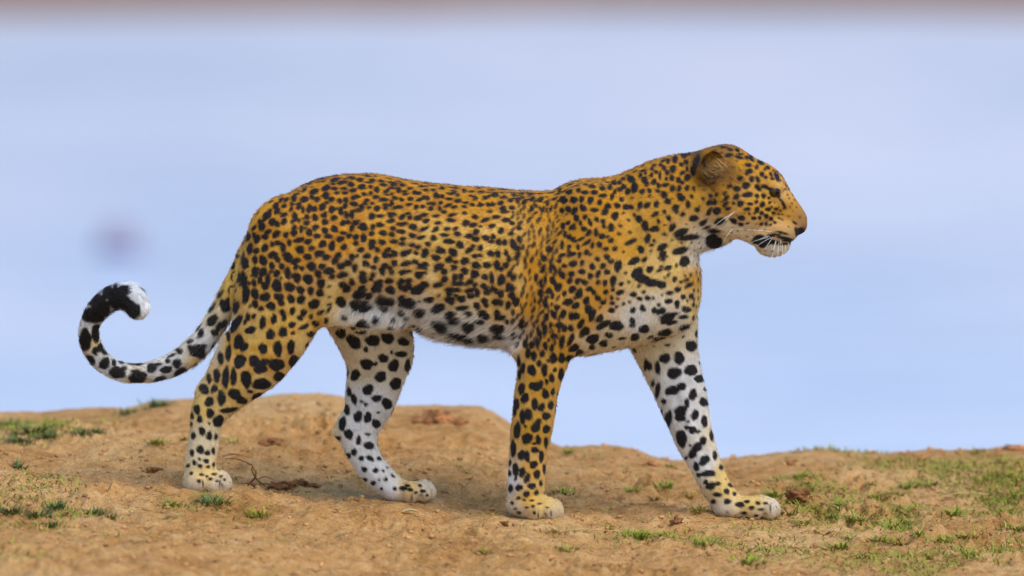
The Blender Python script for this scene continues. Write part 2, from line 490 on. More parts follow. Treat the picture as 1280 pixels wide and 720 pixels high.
# surface nets
def surface_nets(F):
    pos = F < 0
    c = np.zeros(tuple(n - 1 for n in F.shape), np.uint8)
    for a in (0, 1):
        for b in (0, 1):
            for d in (0, 1):
                c += pos[a:F.shape[0] - 1 + a, b:F.shape[1] - 1 + b, d:F.shape[2] - 1 + d]
    act = (c > 0) & (c < 8)
    ii = np.argwhere(act)
    ids = np.full(act.shape, -1, np.int32); ids[act] = np.arange(len(ii))
    acc = np.zeros((len(ii), 3)); cnt = np.zeros(len(ii))
    cor = [(a, b, d) for a in (0, 1) for b in (0, 1) for d in (0, 1)]
    val = {k: F[ii[:, 0] + k[0], ii[:, 1] + k[1], ii[:, 2] + k[2]].astype(float) for k in cor}
    for k in cor:
        for axx in range(3):
            if k[axx] == 0:
                k2 = tuple(1 if j == axx else k[j] for j in range(3))
                v1, v2 = val[k], val[k2]
                m = (v1 < 0) != (v2 < 0)
                t = np.where(m, v1 / np.where(m, v1 - v2, 1), 0)
                p = np.array(k, float)[None].repeat(len(ii), 0); p[:, axx] += t
                acc[m] += p[m]; cnt[m] += 1
    V = ii + acc / cnt[:, None]
    quads = []
    for axx in range(3):
        sl0 = [slice(1, -1)] * 3; sl1 = [slice(1, -1)] * 3
        sl0[axx] = slice(0, -1); sl1[axx] = slice(1, None)
        A = pos[tuple(sl0)]; B = pos[tuple(sl1)]
        e = np.argwhere(A != B)
        flip = A[tuple(e.T)]
        e = e + np.array([0 if j == axx else 1 for j in range(3)])
        u, w = [(1, 2), (2, 0), (0, 1)][axx]
        du = np.zeros(3, int); du[u] = 1; dw = np.zeros(3, int); dw[w] = 1
        q = np.stack([ids[tuple((e - du - dw).T)], ids[tuple((e - dw).T)], ids[tuple(e.T)], ids[tuple((e - du).T)]], 1)
        q[~flip] = q[~flip][:, ::-1]
        quads.append(q)
    return V, np.concatenate(quads)
V, Q = surface_nets(F)
P = np.stack([X0 + V[:, 0] * STEP, Y0 + V[:, 1] * STEP, Z0 + V[:, 2] * STEP], 1)     # pixel units: x, depth, height
# drop loose crumbs, relax a little
nb_sum = np.zeros_like(P); nb_n = np.zeros(len(P))
E = np.concatenate([Q[:, [0, 1]], Q[:, [1, 2]], Q[:, [2, 3]], Q[:, [3, 0]]])
E = np.unique(np.sort(E, 1), axis=0)
lab = np.arange(len(P))
for _ in range(400):
    m = np.minimum(lab[E[:, 0]], lab[E[:, 1]])
    new = lab.copy()
    np.minimum.at(new, E[:, 0], m); np.minimum.at(new, E[:, 1], m)
    new = new[new]; new = new[new]
    if np.array_equal(new, lab): break
    lab = new
main = np.bincount(lab).argmax()
keep = lab == main
remap = np.cumsum(keep) - 1
P = P[keep]; Q = remap[Q[keep[Q[:, 0]]]]
E = remap[E[keep[E[:, 0]]]]
deg = np.bincount(E.ravel(), minlength=len(P))[:, None]
def relax(A, lam=0.5):
    s_ = np.zeros_like(A)
    for j in range(A.shape[1]):
        s_[:, j] = np.bincount(E[:, 0], A[E[:, 1], j], len(A)) + np.bincount(E[:, 1], A[E[:, 0], j], len(A))
    return A + lam * (s_ / deg - A)
for _ in range(3): P = relax(P, 0.5)
def vnormals(P):
    a = P[Q[:, 2]] - P[Q[:, 0]]; b = P[Q[:, 3]] - P[Q[:, 1]]
    fn = np.cross(a, b)
    n = np.zeros_like(P)
    for k in range(4):
        for j in range(3): n[:, j] += np.bincount(Q[:, k], fn[:, j], len(P))
    return n / (np.linalg.norm(n, axis=1, keepdims=True) + 1e-9), np.linalg.norm(fn, axis=1) * .5
NV, FA = vnormals(P)
if (NV * (P - P.mean(0))).sum(1).mean() < 0:
    Q = Q[:, ::-1].copy(); NV = -NV
# soft muscle relief
limb = np.clip((zp(430) - P[:, 2]) / 30, 0, 1)
P = P + NV * (2.2 * vnoise3(P[:, 0] / 34, P[:, 1] / 30, P[:, 2] / 40, 3) + 1.6 * limb * vnoise3(P[:, 0] / 9, P[:, 1] / 9, P[:, 2] / 55, 13))[:, None]
# muscle and bone under the skin, the same on both sides: polyline, width, depth (negative is a swelling)
MUSCLE = [(((704, 246), (682, 300), (664, 370), (654, 425)), 9, 5.0), (((690, 300), (668, 380)), 5, 1.8), (((778, 238), (792, 300), (800, 350), (786, 400)), 12, 3.5), (((740, 300), (716, 360), (706, 400)), 7, 1.8),
          (((735, 262), (712, 330)), 10, -2.2), (((760, 330), (735, 395)), 14, -3.0), (((692, 380), (678, 425)), 13, -3.0), (((440, 262), (432, 320), (424, 372)), 12, 4.0), (((395, 300), (385, 370)), 22, -3.0),
          (((330, 330), (318, 400), (300, 445)), 10, 2.0), (((360, 420), (320, 470)), 12, -2.5), (((312, 470), (290, 500)), 6, 1.5), (((470, 262), (540, 268), (620, 275)), 12, 2.2),
          (((560, 300), (548, 380)), 6, 1.3), (((590, 300), (580, 385)), 6, 1.3), (((620, 300), (612, 390)), 6, 1.3), (((575, 300), (564, 380)), 6, -1.0), (((605, 300), (596, 385)), 6, -1.0),
          (((890, 240), (902, 268), (925, 284)), 6, 2.0), (((955, 262), (972, 268), (984, 262)), 5, 2.0), (((948, 282), (962, 276), (980, 276)), 4, 1.2), (((946, 238), (960, 248), (972, 256)), 4, 1.8),
          (((682, 470), (672, 545), (668, 600)), 4, 1.6), (((652, 470), (650, 545)), 4, 1.2), (((266, 500), (262, 570)), 4, 1.5), (((244, 500), (242, 575)), 4, -1.0),
          (((450, 470), (440, 525)), 6, 2.0), (((860, 470), (876, 550), (894, 600)), 4, 1.6), (((838, 470), (858, 540)), 5, 1.2), (((445, 552), (470, 590)), 4, 1.4)]
qy = 650 - P[:, 2] * CP + np.abs(P[:, 1]) * SP
qy_far = 650 - P[:, 2] * CP - np.abs(P[:, 1]) * SP
disp = np.zeros(len(P))
for poly, wd, dp in MUSCLE:
    far_leg = poly[-1] in ((440, 525), (894, 600), (858, 540), (470, 590))
    yy = qy_far if far_leg else qy
    best = np.full(len(P), 1e9)
    for (ax_, ay_), (bx_, by_) in zip(poly[:-1], poly[1:]):
        dx_, dy_ = bx_ - ax_, by_ - ay_
        t_ = np.clip(((P[:, 0] - ax_) * dx_ + (yy - ay_) * dy_) / (dx_ * dx_ + dy_ * dy_), 0, 1)
        best = np.minimum(best, (P[:, 0] - ax_ - t_ * dx_) ** 2 + (yy - ay_ - t_ * dy_) ** 2)
    disp -= dp * np.exp(-best / (wd * wd)) * np.clip(np.abs(NV[:, 1]) * 1.6 - .2, 0, 1)
P = P + NV * disp[:, None]
NV, FA = vnormals(P)
def to_world(P): return np.stack([(P[:, 0] - 640) / S, P[:, 1] / S, P[:, 2] / S], 1)
W = to_world(P)
SX, SY, SD = project(W)
# paw contact points
for (a, b, y) in ((257, 604, -48), (508, 617, 48), (664, 634, -50), (932, 638, 49)):
    m = (np.abs(P[:, 0] - a) < 40) & (np.abs(P[:, 1] - y) < 34) & (P[:, 2] < zp(b - 12, y))
    PAWS.append(((a - 640) / S, y / S, float(np.quantile(P[m, 2], 0.03)) / S + 0.006))
build_ground()
# ------------------------------------------------------------------ coat colour, hair length and hair flow (sampled over the body)
GM = (200, 160, 72)
G, GL, PA, CRM, WH = (178, 121, 10), (188, 136, 32), (200, 164, 88), (206, 186, 150), (206, 202, 198)
BR, EARD = (142, 102, 54), (44, 30, 18)
CTRL = [  # px, py, colour, hair length (px), flow x, flow up
 (330, 280, GL, 8, -.8, -.6), (360, 250, G, 8, -.9, -.3), (400, 240, G, 9, -1, -.1), (450, 240, G, 9, -1, 0), (500, 240, G, 9, -1, 0), (560, 245, G, 9, -1, 0), (600, 250, G, 9, -1, 0), (680, 255, G, 8, -1, -.1),
 (750, 245, G, 8, -1, -.2), (800, 230, G, 9, -1, -.4), (850, 205, G, 8, -1, -.3), (890, 195, G, 6, -1, .1), (930, 200, G, 5, -.9, .4), (960, 215, G, 4, -.8, .6), (935, 265, G, 6, -1, -.2), (960, 260, GL, 4, -1, 0), (905, 260, G, 8, -1, -.3),
 (430, 300, G, 9, -1, -.3), (370, 310, GL, 9, -.8, -.6), (480, 300, GL, 10, -1, -.2), (550, 310, GM, 10, -1, -.2), (620, 320, GM, 10, -1, -.2), (660, 330, G, 8, -1, -.3),
 (450, 345, (196, 164, 98), 11, -.9, -.4), (500, 345, PA, 11, -1, -.3), (560, 365, PA, 11, -1, -.3), (620, 380, PA, 11, -1, -.3), (420, 370, PA, 11, -.8, -.6),
 (440, 396, (210, 202, 190), 13, -.7, -.8), (470, 396, (212, 208, 202), 15, -.7, -.8), (500, 402, (210, 202, 190), 13, -.8, -.7), (540, 407, (212, 204, 190), 14, -.9, -.4), (590, 418, (212, 205, 194), 13, -.9, -.4), (640, 428, (212, 205, 194), 13, -.9, -.4), (560, 425, (212, 207, 200), 14, -.9, -.4),
 (330, 330, GM, 9, -.7, -.8), (350, 400, GM, 9, -.6, -.8), (395, 400, GM, 10, -.7, -.8), (330, 440, GM, 8, -.6, -.8), (295, 430, GM, 8, -.5, -.9), (285, 490, (194, 154, 78), 7, -.5, -.9), (252, 510, PA, 6, -.2, -1),
 (255, 545, CRM, 5, 0, -1), (250, 575, CRM, 5, 0, -1), (255, 590, PA, 4, .4, -.9), (245, 611, (186, 164, 136), 5, .5, -.8), (278, 608, (188, 168, 140), 5, .7, -.6),
 (690, 350, G, 8, -.7, -.7), (660, 380, G, 8, -.5, -.9), (720, 290, G, 8, -.9, -.5), (760, 300, G, 9, -.8, -.6), (750, 370, G, 8, -.6, -.8), (690, 420, G, 8, -.2, -1), (730, 400, GL, 8, -.5, -.9), (660, 440, GL, 8, 0, -1), (700, 440, GL, 8, 0, -1),
 (673, 480, GL, 6, 0, -1), (664, 540, GL, 6, 0, -1), (660, 590, GL, 5, 0, -1), (638, 600, WH, 5, 0, -1), (660, 622, GL, 4, .3, -.9), (682, 630, PA, 4, .5, -.8), (645, 643, (184, 164, 136), 5, .4, -.9), (690, 643, (186, 164, 134), 5, .7, -.6),
 (820, 280, GL, 10, -.9, -.4), (790, 310, GL, 10, -.8, -.6), (845, 305, PA, 11, -.8, -.6), (870, 318, (210, 198, 178), 11, -.6, -.8), (800, 345, PA, 10, -.7, -.7), (840, 340, PA, 10, -.6, -.8), (865, 350, GL, 9, -.4, -.9), (868, 385, PA, 9, -.3, -1),
 (820, 388, (210, 198, 176), 11, -.4, -.9), (795, 402, (212, 207, 200), 11, -.5, -.9), (850, 395, (204, 192, 172), 10, -.2, -1), (770, 418, CRM, 11, -.5, -.9), (740, 432, CRM, 9, -.4, -.9), (785, 428, CRM, 12, -.2, -1),
 (830, 430, CRM, 8, .2, -1), (800, 445, CRM, 9, .2, -1), (848, 470, WH, 8, .3, -1), (845, 500, WH, 7, .3, -.9), (868, 530, WH, 6, .3, -.9), (890, 540, CRM, 6, .3, -.9), (880, 580, WH, 5, .4, -.9), (905, 590, PA, 5, .4, -.9),
 (905, 615, PA, 4, .6, -.8), (900, 635, (194, 180, 160), 5, .8, -.5), (940, 630, PA, 4, .9, -.3), (950, 646, (182, 158, 126), 5, .9, -.3), (972, 638, (196, 180, 156), 5, .9, -.4),
 (440, 415, CRM, 9, 0, -1), (480, 425, CRM, 8, 0, -1), (515, 430, CRM, 8, 0, -1), (460, 460, CRM, 7, 0, -1), (460, 500, WH, 6, 0, -1), (440, 540, WH, 6, .2, -1), (418, 540, CRM, 6, .2, -1), (455, 580, WH, 5, .6, -.8), (485, 612, WH, 5, .8, -.5),
 (512, 610, PA, 4, .9, -.3), (525, 626, (186, 166, 138), 5, .8, -.5), (538, 612, (198, 184, 162), 5, .8, -.5),
 (1000, 272, BR, 1.6, -.7, .7), (990, 258, (170, 116, 30), 2, -.7, .7), (980, 240, G, 3, -.7, .7), (1004, 285, (112, 78, 56), .8, -.6, .6), (985, 272, (176, 124, 36), 3, -.9, .2), (975, 285, (190, 146, 88), 3, -1, -.2), (960, 290, (196, 156, 98), 4, -1, -.1),
 (965, 318, WH, 6, -.7, -.7), (985, 312, CRM, 4, -.6, -.7), (950, 312, CRM, 5, -.8, -.5), (930, 294, CRM, 6, -1, -.2), (905, 290, CRM, 9, -1, -.4), (888, 305, (212, 206, 198), 12, -.8, -.6),
 (977, 243, (214, 176, 118), 3, -.8, .5), (958, 250, GL, 3, -1, 0), (970, 262, GL, 3, -1, 0), (905, 240, G, 7, -1, -.3), (870, 250, GL, 9, -1, -.4), (845, 240, G, 9, -1, -.4),
 (868, 200, EARD, 7, -.5, .8), (872, 192, EARD, 6, -.3, 1), (857, 198, G, 8, -1, -.3), (858, 212, G, 8, -1, -.3), (862, 228, G, 8, -1, -.3), (878, 182, G, 6, -1, 0), (887, 207, (92, 64, 34), 7, .4, .5), (880, 202, (84, 58, 30), 7, .5, .3), (882, 224, (48, 32, 18), 7, .2, .8), (905, 214, (96, 62, 24), 6, .5, .4), (893, 191, (90, 58, 26), 5, .3, .9), (896, 222, (72, 48, 22), 7, .5, .6),
 (302, 335, GM, 9, -.4, -.9), (288, 365, GM, 10, -.45, -.9), (300, 345, GM, 10, -.4, -.9), (270, 400, CRM, 10, -.6, -.8), (255, 425, WH, 10, -.7, -.7), (225, 450, WH, 10, -.9, -.4), (240, 455, PA, 9, -.8, -.5), (190, 465, WH, 10, -1, 0), (175, 478, PA, 9, -1, .1),
 (150, 462, WH, 10, -1, .3), (125, 450, WH, 10, -.7, .7), (105, 425, WH, 10, 0, 1), (118, 430, PA, 9, 0, 1), (112, 400, WH, 11, .3, 1), (130, 375, (120, 122, 130), 11, .8, .7), (150, 365, (180, 180, 185), 12, 1, .2), (178, 365, (240, 240, 242), 13, .7, -.7), (165, 352, (240, 240, 242), 12, .9, .1), (183, 385, (235, 232, 230), 10, .3, -1),
]
cxy = np.array([(c[0], c[1]) for c in CTRL], float)
cval = np.array([(*lin(c[2]), c[3], c[4], c[5]) for c in CTRL], float)
def field(px, py):
    out = np.zeros((len(px), cval.shape[1]))
    for i in range(0, len(px), 40000):
        d2 = (px[i:i + 40000, None] - cxy[None, :, 0]) ** 2 + (py[i:i + 40000, None] - cxy[None, :, 1]) ** 2
        w = 1 / (d2 + 110) ** 1.75
        out[i:i + 40000] = (w @ cval) / w.sum(1, keepdims=True)
    return out
# which vertices the lens sees, and the same for the mirrored flank
bx = ((SX - 60) / 3).astype(int); by = ((SY - 150) / 3).astype(int)
dep = np.full((340, 190), 1e9)
np.minimum.at(dep, (bx, by), P[:, 1])
dm = dep.copy()
for a in (-1, 0, 1):
    for b in (-1, 0, 1): dm = np.minimum(dm, np.roll(np.roll(dep, a, 0), b, 1))
view_n = NV[:, 1] * CP - NV[:, 2] * SP
front = (P[:, 1] < dm[bx, by] + 16) & (view_n < -0.02)
Wm = W * np.array([1, -1, 1]); MX, MY, _ = project(Wm)
leg_v = (P[:, 2] < zp(425)) & (P[:, 0] > 225)
leg_v &= ~((P[:, 0] < 285) & (P[:, 2] > zp(470)))
mirror = ~front & ~leg_v & (P[:, 1] > -4)
UX = np.where(mirror, MX, SX); UY = np.where(mirror, MY, SY)
fld = field(UX, UY)
base = fld[:, :3].copy(); hlen = fld[:, 3] * np.where(fld[:, 3] > 12, .55, .36); flow = np.stack([fld[:, 4], np.zeros(len(P)), fld[:, 5]], 1)
outer = leg_v & (P[:, 1] > 0) & (NV[:, 1] > 0.15)
inner_near = leg_v & (P[:, 1] < 0) & (NV[:, 1] > 0.15)
hz = np.clip((zp(425) - P[:, 2]) / 190, 0, 1)[:, None]
ky = np.clip((NV[:, 1:2] - .15) * 3, 0, 1)
base = np.where(outer[:, None], base * (1 - ky) + ky * (lin(GL) * (1 - hz) + lin(PA) * hz), base)
base = np.where(inner_near[:, None], base * (1 - ky) + ky * lin((224, 214, 200)), base)

# ---- spots and dark toe creases read off the animal: origin x, y, scale, then (x, y, half length, half height, tilt)
SPOTS = []
def own(x, y):
    """which of the overlapping close looks a spot is taken from"""
    if x > 862 and y < 332: return 'A'
    if 772 < x and y < 242: return 'E'
    if x >= 788 and y < 398: return 'B'
    if 446 < x < 690 and y < 262: return 'D'
    if 297 < x < 425 and 385 < y < 424: return 'H'
    if x < 446 and y < 388 and not (x > 405 and y > 352): return 'R'
    if y >= 262 and x < 545 and (x > 425 or y < 386): return 'L'
    if x < 440 and y > 386: return 'N'
    if y >= 262 and x < 652 and y < 440: return 'K'
    if x < 800 and y < 372: return 'S'
    return 'U'
def sp(ox, oy, k, txt, grp, who=None):
    for t in txt.split(';'):
        v = [float(q) for q in t.split(',') if q.strip()]
        if len(v) < 4: continue
        a = v[4] if len(v) > 4 else 0.0
        q = own(ox + v[0] / k, oy + v[1] / k)
        if who and q != who and not (who == 'S' and q in 'U' and oy + v[1] / k < 372): continue
        SPOTS.append((ox + v[0] / k, oy + v[1] / k, v[2] / k, v[3] / k, a, grp))
sp(860, 170, 4.5, '''230,108,18,11,10;165,90,22,8,-10;237,76,14,8,-10;190,64,26,6;115,42,20,6;278,80,12,9,-20;288,120,20,9,-15;295,103,14,6;330,122,9,11,30;355,125,18,10,-50;340,163,15,11;345,198,18,12,20;330,213,9,8;
387,175,9,12;408,148,16,12,-40;448,178,12,10,-40;433,188,8,7;416,215,11,14;437,232,12,8;467,217,8,12,30;475,240,12,7;500,227,12,24,25;293,238,13,13;358,243,13,14;393,245,11,16,20;327,278,21,15,10;275,298,20,12;234,283,13,11,30;
388,283,13,10;400,300,14,9;272,342,15,16;335,330,24,14,10;215,350,19,11,40;206,323,12,8,30;160,330,12,8,40;127,337,11,11;117,376,13,14;148,372,15,15;212,383,18,10,30;257,378,11,8;295,380,15,17;350,382,14,9;385,370,11,9;388,337,11,12;
425,337,13,12;418,385,13,15;455,350,8,8;460,375,7,9,-40;333,412,17,10;388,415,13,14;345,438,8,6;375,435,8,6;415,433,12,10;450,413,16,9;440,450,13,11;467,466,10,10;480,433,10,8;495,410,11,8;403,460,9,9;370,462,12,10;300,460,20,12,-10;
257,478,17,14,-30;298,497,12,10;335,490,8,6;413,495,9,8;440,497,9,9;488,486,10,7;465,500,7,7;163,422,18,20;120,425,12,20,-30;180,480,28,16,25;85,488,20,13,30;52,414,14,11,30;32,463,24,14,15;20,340,10,10;33,296,8,12;85,352,10,8;
5,385,8,20;105,515,20,7,15;145,535,35,10,-3;25,568,35,12,5;225,408,16,9;510,440,7,5;520,420,6,5;530,440,5,5;512,462,7,6;530,470,6,5;540,405,5,7;470,400,8,6;540,245,7,7;555,275,8,10;570,295,6,8;545,265,6,6;530,220,8,8;515,200,8,6;
480,195,7,5;590,330,4,5;600,360,4,4;585,380,4,5;610,400,3,4;570,350,4,4;590,420,4,3;560,330,4,5;575,400,3,4;520,250,5,6;575,270,4,7;545,300,5,5;538,385,26,7,-62;145,592,36,36;30,185,14,34;5,235,14,18;500,205,6,8;430,285,22,10,-8;520,360,14,6,-50''', 'head', 'A')
sp(860, 170, 4.5, '''395,582,40,26,20;435,592,44,28,10;480,598,34,14,-5;545,606,46,7,6;415,612,26,18,-20;530,545,40,8,-14;500,555,30,8,-12;545,575,56,10,-12;470,560,26,10;632,546,30,32;638,556,24,28;612,536,12,26,20;600,488,18,8,-35;560,590,40,7,-8;612,592,10,8''', 'lip')
sp(860, 170, 4.5, '''470,300,44,9,-12;490,318,22,24;505,335,18,14,-40;475,308,20,16;488,317,32,24,-10''', 'eye')
sp(740, 240, 4.5, '''40,62,10,16,20;88,80,16,16;145,77,14,12;130,135,18,20;72,115,18,14;170,135,12,12;192,85,12,16;220,85,14,12;202,155,14,18;240,130,10,10;263,152,17,17;270,75,14,18;310,75,22,12,40;362,68,14,16;355,125,20,12,30;
405,15,18,16,30;425,52,16,16;500,30,18,22,30;470,88,17,17;540,70,12,20,-10;407,110,9,13;433,147,13,15;510,125,12,12;590,100,12,10;572,150,24,14,10;660,112,16,22,30;690,55,16,16;660,62,12,14;668,22,12,12;625,175,18,14,30;
298,190,18,26;348,207,22,15,20;452,198,22,15,40;374,165,9,14;408,185,7,6;408,237,12,9;185,207,30,10,15;185,245,38,12,20;218,280,34,11,28;313,262,22,16,60;350,275,10,8;335,300,12,8;199,335,18,26;275,323,17,18;237,388,28,18,35;
152,418,16,28;395,310,26,17,25;398,348,20,16,20;400,378,12,11;295,380,18,10,45;325,435,17,18;427,427,18,14,20;500,228,40,16,25;540,257,58,13,8;640,200,20,7;690,218,35,12;495,330,34,19,20;520,390,26,24;570,403,30,20;
203,455,22,28;255,460,28,30;285,488,38,20,-20;343,512,36,20,5;390,522,22,20,10;233,577,20,12,10;158,565,18,13;205,562,14,13;267,600,14,11;312,596,14,13;285,655,16,16;203,658,20,19;230,665,14,15;167,630,10,18;112,668,16,14;350,665,14,14;
388,670,22,14,25;430,697,45,13,20;482,548,18,13;437,567,18,12;430,614,18,14;478,626,15,15;530,660,22,16;513,703,22,11;513,590,15,12;558,588,12,16;545,525,25,10,30;530,495,18,8,20;500,505,8,8;570,633,9,12;580,710,15,10;387,420,12,7,40;
380,440,20,8,30;430,465,12,7,50;465,490,12,14;345,597,7,8;375,635,9,11;290,563,10,9''', 'neck', 'B')
sp(640, 210, 4, '''258,160,16,18;285,118,18,13;310,160,18,14,20;348,157,12,15;392,162,15,17;365,122,16,10;412,122,15,12;400,92,18,9;367,78,13,9;325,85,13,9;452,102,16,10;455,67,16,9;412,62,13,6;333,112,12,10;282,207,14,15;250,213,10,14;312,215,22,12,65;
355,200,18,14,-30;412,210,18,11;438,172,11,15;478,192,14,16;455,138,18,11,10;465,220,16,15;515,240,17,18;527,187,15,12;548,157,10,13;570,195,14,15;610,100,22,18,20;580,125,12,16;598,140,12,12;652,122,12,16;540,105,12,14;558,95,12,12;
515,118,8,18,-30;500,145,9,16;490,95,10,16;680,190,18,12,45;685,125,12,20;700,72,12,16;660,70,18,18;597,52,18,14;545,70,12,12;510,75,14,10;240,110,10,12;255,290,13,15;280,275,12,10,30;300,295,18,10,45;322,250,14,16;342,275,9,13;365,245,11,12;
390,272,10,18,20;423,257,11,13,30;455,268,12,12;495,298,16,17;460,292,10,10;420,322,11,18;383,325,17,13,60;450,342,16,13,45;360,305,13,13;345,355,18,8,20;308,362,16,10,-20;330,395,10,13;285,345,12,12;265,330,11,15;375,372,22,10,40;402,387,9,16;
438,383,14,14;470,405,14,10,30;495,362,13,12;515,403,12,12;495,467,14,12;475,445,14,14;428,455,11,13;455,490,14,14;402,495,14,14;430,530,18,12,60;372,422,16,10,70;338,435,10,14;297,432,22,12,25;250,437,18,10,30;250,385,20,10,80;285,395,10,11;
235,465,11,11;190,410,16,12,30;160,452,17,14;155,505,20,13,70;195,500,26,10,85;215,510,8,20;262,490,12,11;305,478,22,13,20;350,475,10,14;350,518,16,13,-20;392,540,15,13,30;297,530,15,15;250,535,14,20,30;205,565,20,15,120;165,560,20,10,85;
145,575,10,18;120,548,22,9,80;288,565,14,14;328,567,12,15;363,573,14,13;387,605,16,13,30;430,572,10,13;465,575,17,10,80;505,565,14,25;475,520,13,14;530,490,25,18,70;302,607,16,17;335,630,22,16,60;262,628,10,14;232,597,22,15,70;183,617,18,14,40;
145,627,22,12,85;238,648,14,14;202,640,10,14;170,675,18,22;225,693,14,14;280,670,26,16,30;320,688,18,13,40;372,662,15,19;410,622,12,12;430,655,14,13,40;455,672,12,12;468,620,11,12;505,608,9,10;540,622,18,12,15;545,580,11,10''', 'shoulder', 'S')
sp(640, 330, 5.144, '''360,245,30,22,25;410,268,24,20,40;478,237,18,25;553,220,18,18;585,247,15,16;602,180,15,14;640,218,10,16;645,252,14,12;490,290,28,20,55;515,328,42,18,72;562,350,28,18,60;588,390,42,22,28;672,397,38,30,-10;640,298,18,17,20;
773,365,16,20;623,457,22,18;588,512,22,20;518,482,36,28,5;513,535,18,16;470,432,32,22,40;443,385,32,17,70;412,335,20,24;380,337,16,22;330,320,18,26;267,325,28,17,110;220,342,17,22;290,277,17,17;215,250,16,32;255,258,9,10;303,393,24,20,20;
338,415,18,22;378,412,16,22;250,395,12,20;210,420,38,16,100;177,447,32,14,105;268,463,20,20;320,500,35,18,80;378,487,36,17,62;398,540,30,22,35;438,588,26,34;362,612,22,17;318,605,18,30;265,605,20,32;215,527,14,26;257,540,14,22;235,490,9,12;
195,575,18,18;140,592,18,26;103,572,17,28;85,515,14,28;128,520,16,24;160,500,10,36;175,640,14,20;45,625,10,36;275,683,12,12;50,520,12,28;20,510,12,26;850,420,28,22;790,472,28,16,20''', 'shoulder', 'U')
sp(540, 260, 4, '''75,105,18,9;118,103,14,9,20;128,130,18,11;85,168,26,13;62,135,20,10;15,155,12,14;45,215,20,16;20,248,22,14;105,222,22,18,-20;85,258,16,16;118,270,12,10;110,298,18,12;165,265,22,16;163,315,18,16;140,185,18,18;185,140,20,12,20;
220,120,16,14;218,155,18,14;188,210,22,13,30;205,190,10,10;242,200,14,13;215,240,12,12;240,238,12,9;293,228,18,14;270,150,18,14;305,145,14,12;298,168,16,9;335,170,12,18;365,172,12,14;330,230,14,18;370,225,12,14;385,255,12,14;370,285,17,14;
325,285,16,22;345,305,14,12;405,180,16,22;435,155,10,14;425,200,18,12;430,240,22,10,60;460,258,12,22;480,180,20,12,60;460,185,20,10,70;275,285,18,16;222,287,20,16;215,330,20,18;35,293,26,16,10;60,318,16,14;10,350,14,18;62,358,18,16;30,385,24,13;
115,345,16,14;145,345,14,16;130,378,26,14;110,370,10,10;190,370,16,14;215,385,12,12;190,412,26,12,10;195,440,18,14;228,425,14,18;265,345,14,16;298,350,12,28;258,390,14,16;275,420,18,14;300,405,10,16;347,360,20,24;388,330,14,16;405,348,12,16;
388,400,22,16,20;380,385,10,12;320,415,12,16;345,430,14,18;320,470,18,18;345,475,12,14;262,465,16,16;225,490,16,18;270,485,12,12;258,535,34,22,-15;325,525,18,16;345,548,26,14;325,545,14,18;400,440,18,18;420,470,16,22;380,485,14,20;15,440,30,26;
30,500,36,24,10;105,410,34,14;90,460,24,16,-20;148,455,18,18;85,430,14,14;120,440,12,10;150,500,34,14,10;180,528,22,14;90,535,32,18,15;110,565,30,20,10;180,595,36,26,-10;235,570,32,12,-10;325,605,42,24,-5;40,590,50,24,-20;130,640,50,18,-15;
185,660,30,14,-10;255,650,36,18,-10;335,645,32,14,-10;375,570,12,14;445,580,18,26;100,35,20,9,20;95,62,24,9;170,75,18,14;205,85,18,12;215,45,14,12;265,60,20,11,20;320,45,18,11;300,90,18,10;370,60,18,12;400,75,14,10;345,115,14,14;395,128,14,10,30;435,100,14,11;462,115,12,10;
20,105,14,12;20,40,16,9;60,20,16,8;30,75,18,8''', 'flank', 'K')
sp(400, 260, 4, '''360,32,20,12;355,65,20,10;410,45,18,12,20;450,48,12,12;440,28,12,8;490,50,18,14;530,65,16,12;520,35,18,10;465,95,18,16;410,80,28,10,10;365,102,16,10;405,118,22,11;360,132,16,12;315,125,20,13;300,85,18,12;258,128,16,11;265,95,12,14;
300,40,22,8;260,40,16,14;215,95,20,20,30;180,80,12,14;160,105,14,14;180,145,14,14;218,150,16,18;260,175,18,18,60;312,172,16,14;288,210,14,12;258,195,14,14;205,210,16,14;415,155,14,12;370,168,18,11;410,180,16,10;462,138,18,12;505,148,20,10,20;
520,105,22,10,20;568,150,16,12;540,180,14,12;580,180,14,12,20;525,225,18,22;605,215,20,18;460,185,14,11;490,195,14,12;430,225,26,15,20;480,225,12,10;340,210,16,12;325,235,14,18;372,228,16,16;350,240,12,10;235,240,18,14;225,275,14,14;
280,258,13,18;268,297,14,11;240,285,10,9;150,245,16,12;165,270,20,16;175,295,16,12;325,290,18,14;312,315,14,20;372,275,16,14;358,320,14,14;350,298,14,10;430,278,26,13,20;475,268,14,12;425,318,28,12,5;515,288,26,16,10;495,335,22,16,10;
520,325,16,8;110,335,24,11,30;215,328,16,14;218,360,20,16;265,335,14,12;255,355,12,10;205,345,12,12;155,350,22,18,60;115,385,18,16;135,405,22,14,20;160,370,14,18;345,365,20,14;352,410,24,18;290,390,28,22,70;270,405,16,16;410,365,16,14;
445,365,16,14;405,395,14,16;440,395,20,18;425,410,14,10;490,408,30,24,20;520,385,22,18;545,460,22,16,10;210,410,22,20;190,435,28,20;240,440,20,16;205,490,46,28;105,470,24,24;100,530,28,26;310,462,28,22;345,470,24,20;320,505,20,16;440,475,34,26;
405,455,14,18;405,525,16,20;365,560,14,14;495,525,28,28;430,550,16,10;275,560,20,20;480,600,40,16,-20''', 'flank', 'L')
